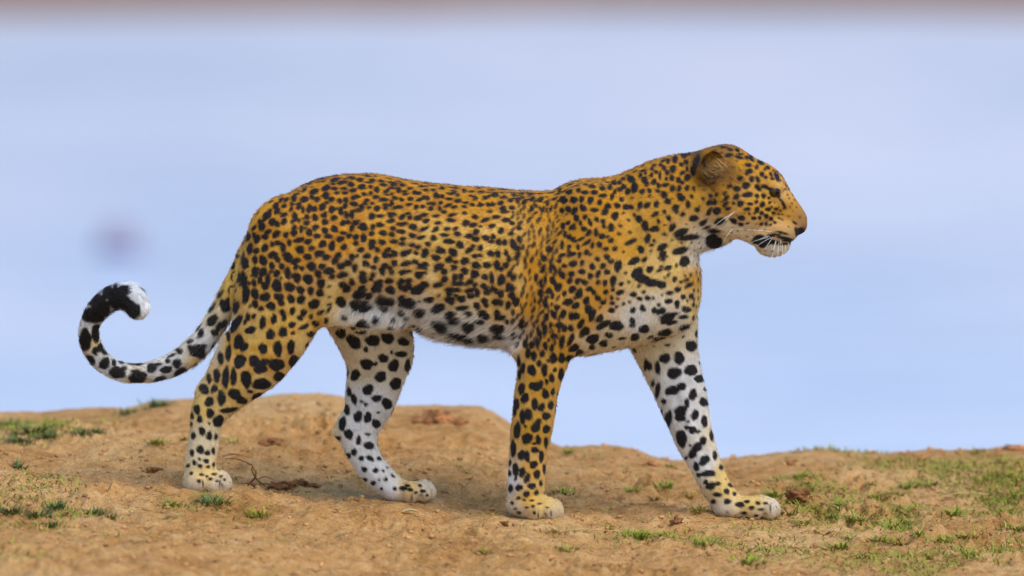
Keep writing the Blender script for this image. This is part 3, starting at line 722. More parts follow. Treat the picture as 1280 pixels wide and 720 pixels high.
sp(280, 210, 4, '''690,93,17,16;635,82,18,12;590,73,24,10,10;555,60,22,11,20;510,100,24,12,20;552,103,16,10;600,103,16,9;510,138,18,16,20;537,157,14,13;565,125,12,8;605,125,14,9;645,112,18,11;450,118,20,14,20;465,157,16,12,30;440,145,12,12;402,157,18,16;
375,190,18,14,60;427,203,14,20;453,205,13,14;395,210,10,15;492,195,18,16,20;540,208,16,15;500,238,14,13;505,270,18,13;550,250,18,12,30;455,248,15,16;415,245,12,14;413,275,15,13;458,295,16,12;505,312,17,14;552,305,16,17;522,342,22,11;465,340,15,14;
425,322,14,20;387,305,12,17;352,300,13,14;350,325,18,14;310,335,14,14;375,360,24,14,20;420,368,18,13;327,373,13,14;295,398,14,22;380,408,22,18;438,402,18,11;493,380,19,17;540,390,16,22;477,428,22,17;418,445,18,16;318,445,22,24;245,435,22,18,30;
205,400,20,15,45;270,375,16,13;240,382,10,12;262,330,22,15,30;220,320,18,12,20;205,345,18,12;300,268,18,13,40;240,270,17,17,40;265,280,12,16;215,238,20,18,20;190,295,15,20;165,355,16,20;150,335,10,14;115,345,16,22;355,245,14,22;375,262,8,10;
300,235,16,11,30;265,215,16,13,40;260,190,18,14,45;350,150,18,14,60;300,190,14,10,40;335,205,9,14,-30;240,488,14,17;268,458,15,14;358,465,22,16,20;360,495,13,14;390,502,11,13;437,492,24,19,10;490,492,16,16;470,527,18,14;525,515,24,18;540,545,14,13;
512,447,20,14,30;555,465,20,14,20;570,437,15,16;587,490,22,15,30;592,535,28,14,20;550,598,17,17;485,578,22,20;480,625,20,16;420,555,25,22;365,548,20,22;318,525,16,26;290,492,15,14;263,527,16,18;265,588,24,28;328,595,25,22;383,610,17,18;433,613,16,17;
385,658,20,20;335,655,18,20;275,645,22,20;285,670,16,18;235,690,20,20;185,705,18,18;205,645,28,18,20;155,630,18,26;155,680,16,18;220,560,14,28;205,590,18,18;195,520,18,22;180,560,12,18;155,520,16,24;150,575,12,18;195,462,18,24;155,460,14,18;
160,415,14,16;105,475,18,26;130,405,14,26;80,435,18,22;45,485,12,18;60,545,26,22;100,560,16,40;40,612,20,18;110,630,18,40;30,670,24,22;60,690,20,18;450,680,26,22;508,660,30,18,70;585,670,26,26;640,445,14,16;620,475,18,15;655,495,14,14;600,395,14,16;
580,355,18,15;625,340,14,12;660,345,15,14;660,378,12,12;700,350,18,20;685,410,18,14;597,325,16,10;640,300,12,16;620,270,12,12;595,275,14,14;655,275,14,14;697,295,20,14,20;675,240,16,11;702,237,16,11;640,232,12,20;612,235,12,18;583,215,12,18;
605,190,13,14;580,165,13,12;610,160,12,14;650,180,20,12;690,190,18,11;650,148,18,10,20;690,130,16,11;670,160,10,6;480,60,22,9,25;520,45,20,8,20;560,35,18,6,10;610,30,20,6;640,50,18,8;690,60,18,9;680,35,16,6;430,75,18,9,30;400,105,18,11,40;370,120,16,9,45;340,180,12,9,45;
310,160,16,9,45;285,160,14,9,50;230,215,12,9,45;200,260,14,9,50;180,270,10,14;150,300,14,9,60;545,80,12,6''', 'rump', 'R')
sp(220, 400, 3.13, '''205,130,12,32;175,150,12,26;245,85,18,30;265,105,18,18;315,75,20,20;290,38,20,20,20;370,58,20,20;418,48,18,26;340,112,19,20;398,112,19,28;450,105,16,26;340,15,16,20;386,8,14,12;455,20,14,16;500,28,20,14;487,75,17,18;527,53,15,14;
548,12,14,14;525,100,20,16,30;572,48,20,18,20;465,165,24,26,-30;405,222,22,20,20;393,175,28,26;305,160,18,26;345,165,18,16;330,190,24,22;250,162,24,26;195,225,14,42;225,222,14,32;275,232,22,32;335,250,32,24;322,300,28,14,15;230,290,28,20,-10;
258,315,22,14,-15;290,280,14,7;178,305,18,28;130,320,17,21;160,218,15,26;130,230,10,20;110,270,22,18,-30;150,270,18,12,45;133,365,14,22;205,352,34,11,5;165,395,24,20,30;82,350,14,18;93,388,12,14;62,375,8,14;60,408,6,10;102,435,13,18;68,453,11,13;
130,453,11,19;156,457,7,14;95,507,14,18;63,520,10,13;123,520,10,12;146,512,7,16;118,551,13,9;95,571,11,8;72,558,9,11;47,570,9,7;125,574,8,6;147,566,7,9;92,545,7,6;130,404,6,6;235,15,35,17,60;205,65,9,20;275,5,16,14''', 'leg', 'N')
sp(220, 400, 3.13, '''100,605,9,7;150,603,10,6;135,622,9,7;175,612,8,6;90,630,10,8;120,612,6,6;160,630,7,5;60,600,8,7;190,625,6,6;105,640,3,14;170,640,3,12''', 'paw')  # narrow upright strokes, on every paw, paint shade into the clefts between toes
sp(400, 390, 2.88, '''122,107,28,22,-40;190,103,24,22;243,93,24,20;300,107,20,15;292,152,20,12;228,167,19,15;168,188,21,21;200,187,8,8;265,193,19,22;315,193,11,22;218,233,22,18;127,227,17,20;92,217,10,26;272,258,22,20;173,280,19,20;204,311,17,14;
241,330,18,20;122,313,20,11,100;105,288,9,16;150,323,7,6;165,333,8,7;137,377,15,21;172,380,15,19;202,402,15,17;81,403,13,26;103,440,16,18;62,457,14,10;139,462,10,16;176,481,17,15;172,440,12,5;122,505,12,12;102,517,10,10;80,500,6,8;
180,527,16,9,-20;149,527,11,9;213,528,10,7,-40;160,567,11,10;200,570,10,10;228,572,6,5;161,604,9,8;192,616,9,10;237,603,8,8;262,590,9,5,-30;213,605,5,5;242,560,5,4;269,636,8,7;222,636,6,6;95,350,22,12,100;258,145,6,7;345,128,8,12;165,135,10,10;
210,362,7,5;150,55,28,24;75,75,20,18''', 'leg')
sp(400, 390, 2.88, '300,635,14,9;325,640,10,8;315,625,10,6;360,625,8,6;370,645,10,8;345,650,7,5;385,660,6,6;330,668,3,14', 'paw')
sp(620, 430, 3.13, '''140,103,17,22;190,102,14,23;147,45,12,18;125,35,10,20;105,95,24,9,80;92,120,8,20;155,165,24,20;175,155,10,14;100,175,13,24;113,212,16,20;193,195,14,20;222,187,9,14;198,148,8,11;218,133,10,20;255,120,13,24;80,235,11,26;152,235,14,22;
178,248,13,17;214,240,12,16;105,285,14,26;127,275,15,24;196,282,18,14;72,265,8,18;155,325,22,18,40;165,305,12,14;83,338,13,34;197,333,16,15;122,370,20,23;115,322,7,7;165,375,12,18;150,390,9,7;152,415,15,13;195,385,9,20;68,410,12,30;
100,435,13,22;122,440,11,24;177,440,11,22;147,472,16,16;77,492,14,24;103,503,13,20;122,525,22,11,75;160,510,12,20;189,488,8,18;52,505,8,14;77,527,7,8;90,562,14,14;57,565,9,18;140,555,15,14;175,545,7,12;119,587,12,14;158,582,9,11;88,603,9,7;
192,583,6,6;63,622,8,7;225,55,12,20;258,55,12,20;168,75,8,14;205,65,7,8;290,55,16,14;230,100,8,8;242,205,5,16;218,15,8,18;180,38,9,15;55,465,6,14''', 'leg')
sp(620, 430, 3.13, '90,660,10,6;150,660,8,7;75,645,8,4;120,640,10,4;170,625,10,4;145,635,8,6;200,640,8,4;110,610,8,5;140,612,9,5;215,665,3,12;165,672,3,12', 'paw')
sp(780, 380, 2.571, '''140,45,28,14,25;190,42,13,7;153,60,18,8,10;198,77,21,12;132,92,24,11,5;118,113,24,8;182,103,13,8,15;95,128,14,9;140,130,10,6;216,135,20,16;131,175,20,14;177,174,18,19;215,213,20,18,40;162,222,26,16,10;108,205,9,22;243,240,16,14,30;
155,278,22,16,20;185,265,14,14,50;221,291,13,18;202,318,9,14;182,345,18,20;180,365,16,14;256,315,14,14,30;228,357,12,17;258,377,11,18;142,372,32,11,85;108,277,24,9,80;128,313,8,10;185,432,18,26;220,405,12,14;238,410,8,6;201,397,7,8;206,378,5,5;
254,440,10,16;235,460,18,14,60;220,482,14,14;281,423,7,17;258,503,20,14,30;232,523,10,14;270,545,24,11,10;292,487,8,14;305,457,8,9;278,585,18,11,20;300,578,10,8;240,550,8,8;262,572,8,8;330,602,10,9;300,613,14,8;287,635,10,7;332,635,11,10;345,582,12,7;
65,80,16,13;35,105,16,10;120,22,14,11;200,17,13,9;228,47,10,9;70,195,7,20;93,255,6,12;120,350,6,12;235,97,8,12;263,273,8,7;285,380,6,8;278,340,5,8;312,525,8,8;250,190,10,8;200,495,6,6;212,455,5,5;82,200,8,16''', 'leg')
sp(780, 380, 2.571, '372,645,14,10;395,635,9,6;410,655,12,6;430,640,9,6;355,610,6,8;425,680,8,5;455,640,8,5;440,660,10,5;470,655,3,12;385,672,12,5', 'paw')
sp(90, 330, 4.5, '''920,70,22,40;935,85,20,20;975,10,20,20;900,150,24,22;905,10,14,20;880,235,48,26,55;845,222,17,28;920,250,18,30;838,170,30,10,60;790,245,36,12,60;790,318,38,28,60;725,390,28,18,60;715,350,30,10,60;840,355,52,30,50;800,385,22,20;
670,475,22,20;705,490,46,40;735,465,24,20;665,435,24,10,30;605,490,20,18;540,545,18,14;590,560,30,26;530,595,34,24,10;610,605,38,22,35;795,460,30,12,60;450,585,34,26;485,565,26,10;500,650,36,22;370,640,56,34;360,605,26,16;255,610,46,36;290,590,20,16;
235,555,16,18;278,552,18,14;185,560,30,38;105,545,26,36;130,490,22,22;165,470,26,30;190,500,22,14;75,430,38,62;135,390,30,50;110,290,66,42;165,300,20,24;145,220,50,48;190,250,30,40;110,215,24,20;200,160,30,40;240,195,40,60;285,165,38,50;295,215,40,40;
240,120,14,22;345,266,46,40;318,230,40,34;355,560,50,12,-5;560,515,30,8,20''', 'tail')

sp(280, 360, 8, '''335,45,35,16,75;290,85,28,14,75;312,160,26,36;395,105,30,28;440,70,28,34;370,208,28,30;465,195,42,38,30;560,95,55,26,15;575,140,26,36;672,112,32,42;770,118,36,38;890,140,48,26,-20;915,170,22,26;1015,120,55,26,70;1100,75,34,18,60;
1165,140,50,50;1165,260,55,50;585,245,34,34;600,300,28,34;685,230,32,40;795,245,32,42;760,300,32,28;870,285,26,24;965,245,48,20,35;1050,215,45,18,55;1022,325,26,32;240,290,24,50;297,282,24,30;210,340,18,34;265,420,54,42,25;140,340,75,26,65;388,345,36,66;
500,310,34,50;680,368,36,36;800,388,54,26,20;690,450,22,22;590,440,42,60;465,465,50,50;320,515,50,40,20;915,355,34,34;865,460,34,34;980,440,44,44;760,515,40,50''', 'rump', 'H')
sp(440, 205, 4.923, '''60,140,20,18;50,98,24,12;125,100,20,9;100,75,20,6;115,140,16,11;152,158,20,16,-30;115,180,14,13;72,185,14,11;180,105,20,9;195,128,24,10;258,125,22,13,20;215,165,24,12,30;245,185,12,9;287,160,18,17;312,130,20,10;145,205,18,11;90,225,18,12,20;60,262,18,14;
125,243,14,9;105,268,16,10;155,273,22,16,20;205,270,16,13;195,220,26,14;265,210,20,12;305,220,16,12;245,240,14,18;285,265,28,12;350,250,20,10;360,215,20,12;330,185,20,8;358,150,18,9;385,175,14,14;410,180,18,12;415,220,20,12,20;455,160,16,9;440,205,14,12;465,210,12,16;
435,262,16,12;395,265,14,16;500,160,18,8;520,195,20,18;555,200,14,14;555,150,18,9;598,215,22,10;620,180,28,9,15;650,192,14,9;650,225,20,10,25;690,165,14,12;735,170,16,8;760,215,16,9,30;700,238,18,9;690,262,16,10;590,255,24,12,20;630,265,20,10,20;585,292,18,10;
545,240,14,12;500,245,18,12;485,275,18,12;540,275,12,16;515,297,20,8;740,250,16,11;790,250,16,14;830,205,24,11,30;795,172,20,9;880,190,20,16;840,250,18,12;865,248,12,14;805,285,16,14;650,302,16,14;745,292,12,10;875,290,14,9;915,240,18,14,30;938,205,18,9;
975,225,18,11;1025,215,18,11;995,188,18,7;1045,180,18,9;1060,235,20,14,30;1100,185,22,9;1110,215,20,12,30;930,275,18,18;985,270,20,12;965,295,18,14;1015,300,12,20;1065,285,20,12;1105,275,14,20;1160,220,20,14,40;1130,295,26,12,70;1175,280,24,10,70;1225,275,22,10,75;
1205,245,18,9,70;355,295,16,12;30,200,20,12;20,55,28,7;150,60,24,6;210,62,20,6;265,75,20,8;325,92,22,8;400,100,20,6;430,138,22,6;500,133,20,6;570,122,20,5;660,125,24,6;720,125,22,6;780,125,20,6;860,160,18,5;870,125,24,7;640,148,20,7;780,148,16,6;930,155,26,6;1020,150,30,6;1090,155,24,6;1150,160,20,6''', 'back', 'D')
sp(770, 170, 8, '''70,430,20,16;35,465,20,20;78,505,22,24;40,535,26,20;150,430,34,32;185,515,34,44;118,555,24,30;245,395,20,20;285,440,30,30;310,480,20,24;262,555,22,26;355,390,18,22;295,372,16,16;360,330,20,16;270,348,30,12,20;380,460,24,28;440,395,14,34;400,360,20,16;335,548,18,24;
425,495,22,22;495,490,30,20,10;420,550,20,20;515,365,24,22;570,330,26,36;480,320,20,24;450,290,20,16;520,250,20,22;590,235,24,36;470,250,26,12,20;380,295,24,12,20;655,285,18,22;700,262,22,24;680,195,24,28;720,175,24,24;670,135,30,10,20;505,430,18,16;560,420,22,26;625,440,26,24,30;
660,465,22,18;715,415,30,30;665,370,30,16,30;710,330,16,24;565,525,22,34;632,525,22,28;710,520,22,26''', 'neck', 'E')
sp(770, 170, 8, '770,340,24,52;805,235,38,72;900,385,36,26;880,300,16,40;755,120,24,16;830,95,30,12,10;930,75,40,12,5', 'ear')
dark = np.zeros(len(P)); halo = np.zeros(len(P))
order = np.argsort(UX); UXs = UX[order]
centres = []; crad = []
okv = front | mirror
for si, (cx, cy, ru, rv, an, grp) in enumerate(SPOTS):
    R = max(ru, rv) * 2.2 + 3
    i0, i1 = np.searchsorted(UXs, (cx - R, cx + R))
    ids = order[i0:i1]
    ids = ids[(np.abs(UY[ids] - cy) < R) & okv[ids]]
    if grp in ('leg', 'paw'): ids = ids[front[ids]]
    if len(ids) == 0: continue
    kf = {'leg': 1.06, 'paw': 1.05, 'tail': 1.0, 'head': 1.3, 'lip': 1.0, 'eye': 1.05, 'shoulder': 1.2, 'back': 1.14, 'neck': 1.26, 'ear': 1.0}.get(grp, 1.18 if cy < 384 else 1.02)
    a = math.radians(an); c, s_ = math.cos(a), math.sin(a)
    ddx, ddy = UX[ids] - cx, -(UY[ids] - cy)
    u, v = (ddx * c + ddy * s_) / (ru * kf), (-ddx * s_ + ddy * c) / (rv * kf)
    r = np.hypot(u, v); th = np.arctan2(v, u)
    f1, f2, f3 = hash01(np.array([si]), np.array([3]))[0] * 6.28, hash01(np.array([si]), np.array([5]))[0] * 6.28, hash01(np.array([si]), np.array([8]))[0] * 6.28
    amp = 0.0 if grp in ('lip', 'eye') else 1.0
    r = r * (1 + amp * (0.10 * np.sin(2 * th + f1) + 0.05 * np.sin(3 * th + f2) + 0.04 * np.sin(5 * th + f3)))
    px = max(min(ru, rv), 1.0)
    d = np.clip((1.0 - r) * px / 1.2 + 0.5, 0, 1)
    dark[ids] = np.maximum(dark[ids], d)
    if grp in ('flank', 'rump', 'shoulder', 'neck', 'back') or (grp == 'leg' and cx < 430 and cy < 475): halo[ids] += np.exp(-(r / 1.45) ** 2) * (0.6 if grp in ('shoulder', 'neck') else 1.0)
    k = ids[np.argmin((UX[ids] - cx) ** 2 + (UY[ids] - cy) ** 2)]
    centres.append(P[k]); crad.append((ru + rv) / 2)
    k2 = ids[~front[ids]]
    if len(k2):
        k = k2[np.argmin((UX[k2] - cx) ** 2 + (UY[k2] - cy) ** 2)]
        centres.append(P[k]); crad.append((ru + rv) / 2)
# fill in what the tracing left open: back, far sides and insides of the legs
centres = [tuple(c) for c in centres]
cell = 16.0
from collections import defaultdict
gridh = defaultdict(list)
def gput(c, r): gridh[(int(c[0] // cell), int(c[1] // cell), int(c[2] // cell))].append((c, r))
for c, r in zip(centres, crad): gput(c, r)
cand = rng.permutation(len(P))[:46000]
for vi in cand:
    p = P[vi]; n = NV[vi]
    ux, uy = UX[vi], UY[vi]
    vis = bool(front[vi])
    ang = 0.0
    if leg_v[vi]:
        gap, ru, rv = (13, 3.0, 2.4) if vis else (8.5, 6.0, 5.0)
        if vis and (uy > 585): gap, ru, rv = 9, 1.6, 1.3
    elif ux > 858 and uy < 330: gap, ru, rv = 4.4, 1.6, 1.3
    elif ux < 300 and uy > 330: gap, ru, rv = 9, 4.5, 3.2
    elif ux < 190: continue
    elif 640 < ux < 700 and uy > 245:
        gap, ru, rv, ang = 1.0, 4.8, 2.2, 72
    elif uy < 265 and ux > 430 and ux < 720: gap, ru, rv, ang = 1.9, 5.4, 3.0, 6
    elif uy > 385: gap, ru, rv = 9, 5, 3.5
    elif ux > 740: gap, ru, rv = 3.8, 2.8, 2.3
    else: gap, ru, rv, ang = 3.6, 3.4, 2.6, 15
    if vis and own(ux, uy) in 'ARLKHSEDB' and not (640 < ux < 700 and uy > 245): gap += 2.6 if ux < 858 else 1.5
    if uy > 425 and not leg_v[vi] and n[2] < -.4: gap, ru, rv = 10, 6, 4
    k = 0.75 + 0.5 * rng.random(); ru *= k; rv *= k
    gx_, gy_, gz_ = int(p[0] // cell), int(p[1] // cell), int(p[2] // cell)
    bad = False
    for a in (-1, 0, 1):
        for b in (-1, 0, 1):
            for c_ in (-1, 0, 1):
                for (q, r) in gridh.get((gx_ + a, gy_ + b, gz_ + c_), ()):
                    if (q[0] - p[0]) ** 2 + (q[1] - p[1]) ** 2 + (q[2] - p[2]) ** 2 < (gap + r * .92 + (ru + rv) * .32) ** 2:
                        bad = True; break
                if bad: break
            if bad: break
        if bad: break
    if bad: continue
    gput(tuple(p), (ru + rv) / 2)
    ang = math.radians(ang + rng.normal() * 16)
    t = np.array([math.cos(ang), 0, math.sin(ang)]); t -= n * (t @ n)
    if np.linalg.norm(t) < .2: t = np.array([0, 1., 0]) - n * n[1]
    t /= np.linalg.norm(t); b_ = np.cross(n, t)
    R = max(ru, rv) * 1.6 + 2
    i0, i1 = np.searchsorted(UXs, (ux - R, ux + R))
    ids = order[i0:i1]
    dd = P[ids] - p
    m = (np.abs(dd).max(1) < R) & ((NV[ids] @ n) > 0.2)
    ids = ids[m]; dd = dd[m]
    u, v = (dd @ t) / ru, (dd @ b_) / rv
    r = np.hypot(u, v); th = np.arctan2(v, u)
    ph = rng.random(3) * 6.28
    r = r * (1 + 0.10 * np.sin(2 * th + ph[0]) + 0.06 * np.sin(3 * th + ph[1]) + .04 * np.sin(5 * th + ph[2]))
    d = np.clip((1.0 - r) * min(ru, rv) / 1.6 + 0.5, 0, 1)
    dark[ids] = np.maximum(dark[ids], d * (0.95 if min(ru, rv) > 2 else .85))

ro = np.clip((halo - 0.55) * 1.5, 0, 1) * 0.75
for ox, oy, k, txt in ((400, 260, 4, '345,225;240,255;340,300;440,300;505,310;425,380;345,385;235,345;145,370;385,100;380,185;490,195;230,435;490,120;300,190;420,55'),
                       (540, 260, 4, '105,125;190,175;205,135;110,245;40,340;130,360;200,395;280,390;335,450;400,455;420,190;250,480;345,540;110,440;20,450;285,150;245,235;395,345;110,60;280,80;20,205;60,300;345,265;160,290;370,110'),
                       (280, 210, 4, '300,510;205,570;320,610;450,460;270,340;215,440;500,540;560,500;620,575;690,250;640,150;520,120;400,470;340,340;455,220;600,250;350,580;240,630;440,640;560,280;620,420'),
                       (280, 360, 8, '440,120;620,60;640,260;840,200;450,340;280,330;620,400;720,420;950,330;300,600;450,560;640,600')):
    for t in txt.split(';'):
        a_, b_ = [float(q) for q in t.split(',')]
        d2_ = (UX - ox - a_ / k) ** 2 + (UY - oy - b_ / k) ** 2
        ro = np.maximum(ro, 0.9 * np.exp(-d2_ / 30.0) * okv)
zone = np.clip((UX - 300) / 40, 0, 1) * np.clip((660 - UX) / 25, 0, 1) * np.clip((UY - 262) / 40, 0, 1) * np.clip((475 - UY) / 40, 0, 1) * okv
net = np.clip((0.62 - halo) / .4, 0, 1) * (1 - ro) * zone * 0.6 * np.clip((392 - UY) / 25, 0, 1)
base = base * (1 - net[:, None]) + net[:, None] * lin((212, 180, 112))
gold = np.clip((base[:, 0] - base[:, 2]) / (base[:, 0] + 1e-4) * 1.5 - .55, 0, 1)
ro *= np.maximum(gold, .8 * zone * np.clip((384 - UY) / 20, 0, 1))
mott = (1 + 0.16 * vnoise3(P[:, 0] / 9, P[:, 1] / 9, P[:, 2] / 9, 21) + 0.14 * vnoise3(P[:, 0] / 40, P[:, 1] / 40, P[:, 2] / 40, 9))[:, None]
dusty = np.clip((zp(640) - P[:, 2]) / 22, 0, 1) * (P[:, 0] > 620) + np.clip((zp(612, 0) - P[:, 2]) / 22, 0, 1) * (P[:, 0] <= 620)
dusty = np.clip(dusty, 0, 1) * (0.35 + .5 * (vnoise3(P[:, 0] / 6, P[:, 1] / 6, P[:, 2] / 6, 71) + .3))
base = base * (1 - dusty[:, None]) + dusty[:, None] * lin((178, 132, 84))
coat = base * mott
coat = coat * (1 - ro[:, None]) + ro[:, None] * lin((174, 108, 4)) * mott
BLACK = np.array([0.010, 0.0075, 0.007])
coat = coat * (1 - dark[:, None]) + BLACK * dark[:, None]
coat = np.clip(coat, 0, 1)

# ------------------------------------------------------------------ the leopard: objects
def coat_material(name, hair):
    m, nt, p = nodes(name)
    at = N(nt, 'ShaderNodeAttribute', attribute_name='coat')
    nt.links.new(at.outputs['Color'], p.inputs['Base Color'])
    p.inputs['Roughness'].default_value = 0.45 if hair else 0.75
    p.inputs['Specular IOR Level'].default_value = 0.42 if hair else 0.2
    if not hair:
        # bare nose leather stays glossier by its own darkness; fine hair lie as relief
        nz = N(nt, 'ShaderNodeTexNoise', Scale=420, Detail=3)
        tc = N(nt, 'ShaderNodeTexCoord')
        nt.links.new(tc.outputs['Object'], nz.inputs['Vector'])
        b = N(nt, 'ShaderNodeBump', Strength=0.5, Distance=0.0015)
        nt.links.new(nz.outputs[0], b.inputs['Height']); nt.links.new(b.outputs[0], p.inputs['Normal'])
    return m
leopard = bpy.data.objects.new('leopard', None)
COL.objects.link(leopard)
leopard.empty_display_size = 0.2
tag(leopard, 'golden spotted leopard walking along the earth bank with its tail curled up', 'leopard')
body_me = mesh_np('body', W, Q)
ca = body_me.color_attributes.new('coat', 'FLOAT_COLOR', 'POINT')
ca.data.foreach_set('color', np.concatenate([coat, np.ones((len(P), 1))], 1).astype(np.float32).ravel())
body = link('body', body_me, coat_material('leopard_skin', False), leopard)

def build_fur(n_hair):
    T = np.concatenate([Q[:, [0, 1, 2]], Q[:, [0, 2, 3]]])
    ar = np.linalg.norm(np.cross(P[T[:, 1]] - P[T[:, 0]], P[T[:, 2]] - P[T[:, 0]]), axis=1)
    wgt = ar * (1 + 1.2 * (hlen[T[:, 0]] < 2.6) + 1.5 * (hlen[T[:, 0]] < 1.6))
    t = rng.choice(len(T), n_hair, p=wgt / wgt.sum())
    a, b = rng.random(n_hair), rng.random(n_hair)
    f = a + b > 1; a[f] = 1 - a[f]; b[f] = 1 - b[f]
    wq = np.stack([1 - a - b, a, b], 1)
    def itp(A): return (A[T[t]] * wq[:, :, None]).sum(1)
    root = itp(P); nrm = itp(NV); col = itp(coat); fl = itp(flow); ln = itp(hlen[:, None])[:, 0]
    nrm /= np.linalg.norm(nrm, axis=1, keepdims=True)
    fl = fl - nrm * (fl * nrm).sum(1, keepdims=True)
    fl /= np.linalg.norm(fl, axis=1, keepdims=True) + 1e-6
    # swirl the lie a little, hair by hair and in tufts
    side = np.cross(nrm, fl)
    tuft = vnoise3(root[:, 0] / 7, root[:, 1] / 7, root[:, 2] / 7, 51) * .7 + rng.normal(0, .16, n_hair)
    fl = fl * np.cos(tuft)[:, None] + side * np.sin(tuft)[:, None]
    ln = ln * (0.7 + 0.5 * rng.random(n_hair))
    guard = rng.random(n_hair) < .12
    ln = np.where(guard, ln * np.where(root[:, 0] < 230, 1.2, 2.0), ln) * np.where((root[:, 0] < 285) & (root[:, 2] > zp(485)), 1.55, 1)
    lift = np.clip(0.30 + rng.normal(0, .12, n_hair) + .18 * guard + 0.25 * vnoise3(root[:, 0] / 11, root[:, 1] / 11, root[:, 2] / 11, 61), .08, 1)
    grav = np.where(ln > 7, 0.25, 0.05)[:, None] * np.array([0, 0, -1.])
    pts = np.zeros((n_hair, 4, 3))
    cur = root - nrm * 0.6 - fl * (ln * .42)[:, None]
    pts[:, 0] = cur
    for k in range(1, 4):
        lf = lift * (1.5, 0.95, 0.55)[k - 1]
        d = fl + nrm * lf[:, None] + grav * (k / 3)
        d /= np.linalg.norm(d, axis=1, keepdims=True)
        cur = cur + d * (ln / 3)[:, None]
        pts[:, k] = cur
    # long pale tufts inside the ears
    ne = 340
    et = np.zeros((ne, 4, 3)); sg = np.where(np.arange(ne) % 2, 1.0, -1.0)
    a0 = rng.random(ne)
    r0 = np.stack([905 - 22 * a0 + rng.normal(0, 2, ne), sg * (47 - 4 * a0 + rng.normal(0, 2, ne)), zp(209 + 18 * a0 + rng.normal(0, 2.5, ne), -46.)], 1)
    dr = np.stack([-.75 + rng.normal(0, .22, ne), sg * (.28 + rng.normal(0, .12, ne)), .75 + rng.normal(0, .3, ne)], 1)
    le = 8 + 9 * rng.random(ne)
    for k in range(4):
        et[:, k] = r0 + dr * (le * k / 3)[:, None] + np.array([0, 0, -.3]) * (k * k)
    pts[:ne] = et
    ecol = np.where((rng.random(ne) < .55)[:, None], lin((168, 136, 80))[None], lin((110, 78, 40))[None])
    col[:ne] = ecol
    pts = to_world(pts.reshape(-1, 3)).astype(np.float32)
    cv = bpy.data.hair_curves.new('fur')
    cv.add_curves([4] * n_hair)
    cv.attributes['position'].data.foreach_set('vector', pts.ravel())
    rad = np.tile(np.array([0.00028, 0.00027, 0.00019, 0.00004], np.float32), (n_hair, 1))
    rad *= (0.8 + 0.4 * rng.random((n_hair, 1))).astype(np.float32)
    ra = cv.attributes.get('radius') or cv.attributes.new('radius', 'FLOAT', 'POINT')
    ra.data.foreach_set('value', rad.ravel())
    jit = (1 + rng.normal(0, .3, (n_hair, 1)))
    cc = np.clip(col * jit, 0.004, 1)
    at = cv.attributes.new('coat', 'FLOAT_COLOR', 'CURVE')
    at.data.foreach_set('color', np.concatenate([cc, np.ones((n_hair, 1))], 1).astype(np.float32).ravel())
    return link('fur', cv, coat_material('leopard_fur', True), body)
fur = build_fur(520000)

def tube(name, pts, radii, mat, parent=None, sides=6):
    pts = np.asarray(pts, float); n = len(pts)
    vs = []; fs = []
    for i in range(n):
        d = pts[min(i + 1, n - 1)] - pts[max(i - 1, 0)]; d /= np.linalg.norm(d) + 1e-9
        u = np.cross(d, (0.3, 0.2, 1)); u /= np.linalg.norm(u) + 1e-9
        v = np.cross(d, u)
        for k in range(sides):
            a = 2 * math.pi * k / sides
            vs.append(pts[i] + radii[i] * (u * math.cos(a) + v * math.sin(a)))
    for i in range(n - 1):
        for k in range(sides):
            a = i * sides + k; b = i * sides + (k + 1) % sides
            fs.append((a, b, b + sides, a + sides))
    return link(name, mesh_np(name, vs, fs), mat, parent)

def surf(px, py, near=True):
    """surface point of the animal at a photograph pixel"""
    ids = np.where((np.hypot(SX - px, SY - py) < 4) & (front if near else True))[0]
    k = ids[np.argmin(np.hypot(SX[ids] - px, SY[ids] - py))]
    return W[k], NV[k]
WHISK = flat_mat('whisker_white', (238, 236, 230), 0.4, 0.03)
def ear_pt(x, y): return 860 + x / 4.5, 170 + y / 4.5
for (x0, y0, x1, y1, out) in ((445, 568, 345, 602, .05), (478, 574, 412, 662, .05), (468, 572, 378, 622, .06), (490, 586, 463, 692, .05), (515, 596, 498, 690, .05), (532, 606, 526, 672, .045), (548, 608, 546, 652, .035),
                              (470, 535, 268, 528, .07), (250, 436, 122, 522, .03), (266, 424, 184, 502, .03), (255, 520, 195, 592, .03), (500, 592, 478, 640, .04), (458, 562, 400, 580, .05), (524, 585, 515, 640, .04), (560, 596, 566, 634, .03)):
    p0, n0 = surf(*ear_pt(x0, y0))
    q = ear_pt(x1, y1)
    for mir in (1, -1):
        e = np.array([(q[0] - 640) / S, 0, 0]); yy = p0[1] - out
        e = np.array([(q[0] - 640) / S, yy, zp(q[1], yy * S) / S])
        a, b = p0 * (1, mir, 1), e * (1, mir, 1)
        midp = (a + b) / 2 + np.array([0, -mir * out * .25, 0.004])
        ts = np.linspace(0, 1, 7)[:, None]
        pts = (1 - ts) ** 2 * a + 2 * ts * (1 - ts) * midp + ts ** 2 * b
        tube('whisker', pts, np.linspace(0.00038, 0.00010, 7), WHISK, leopard, 5)

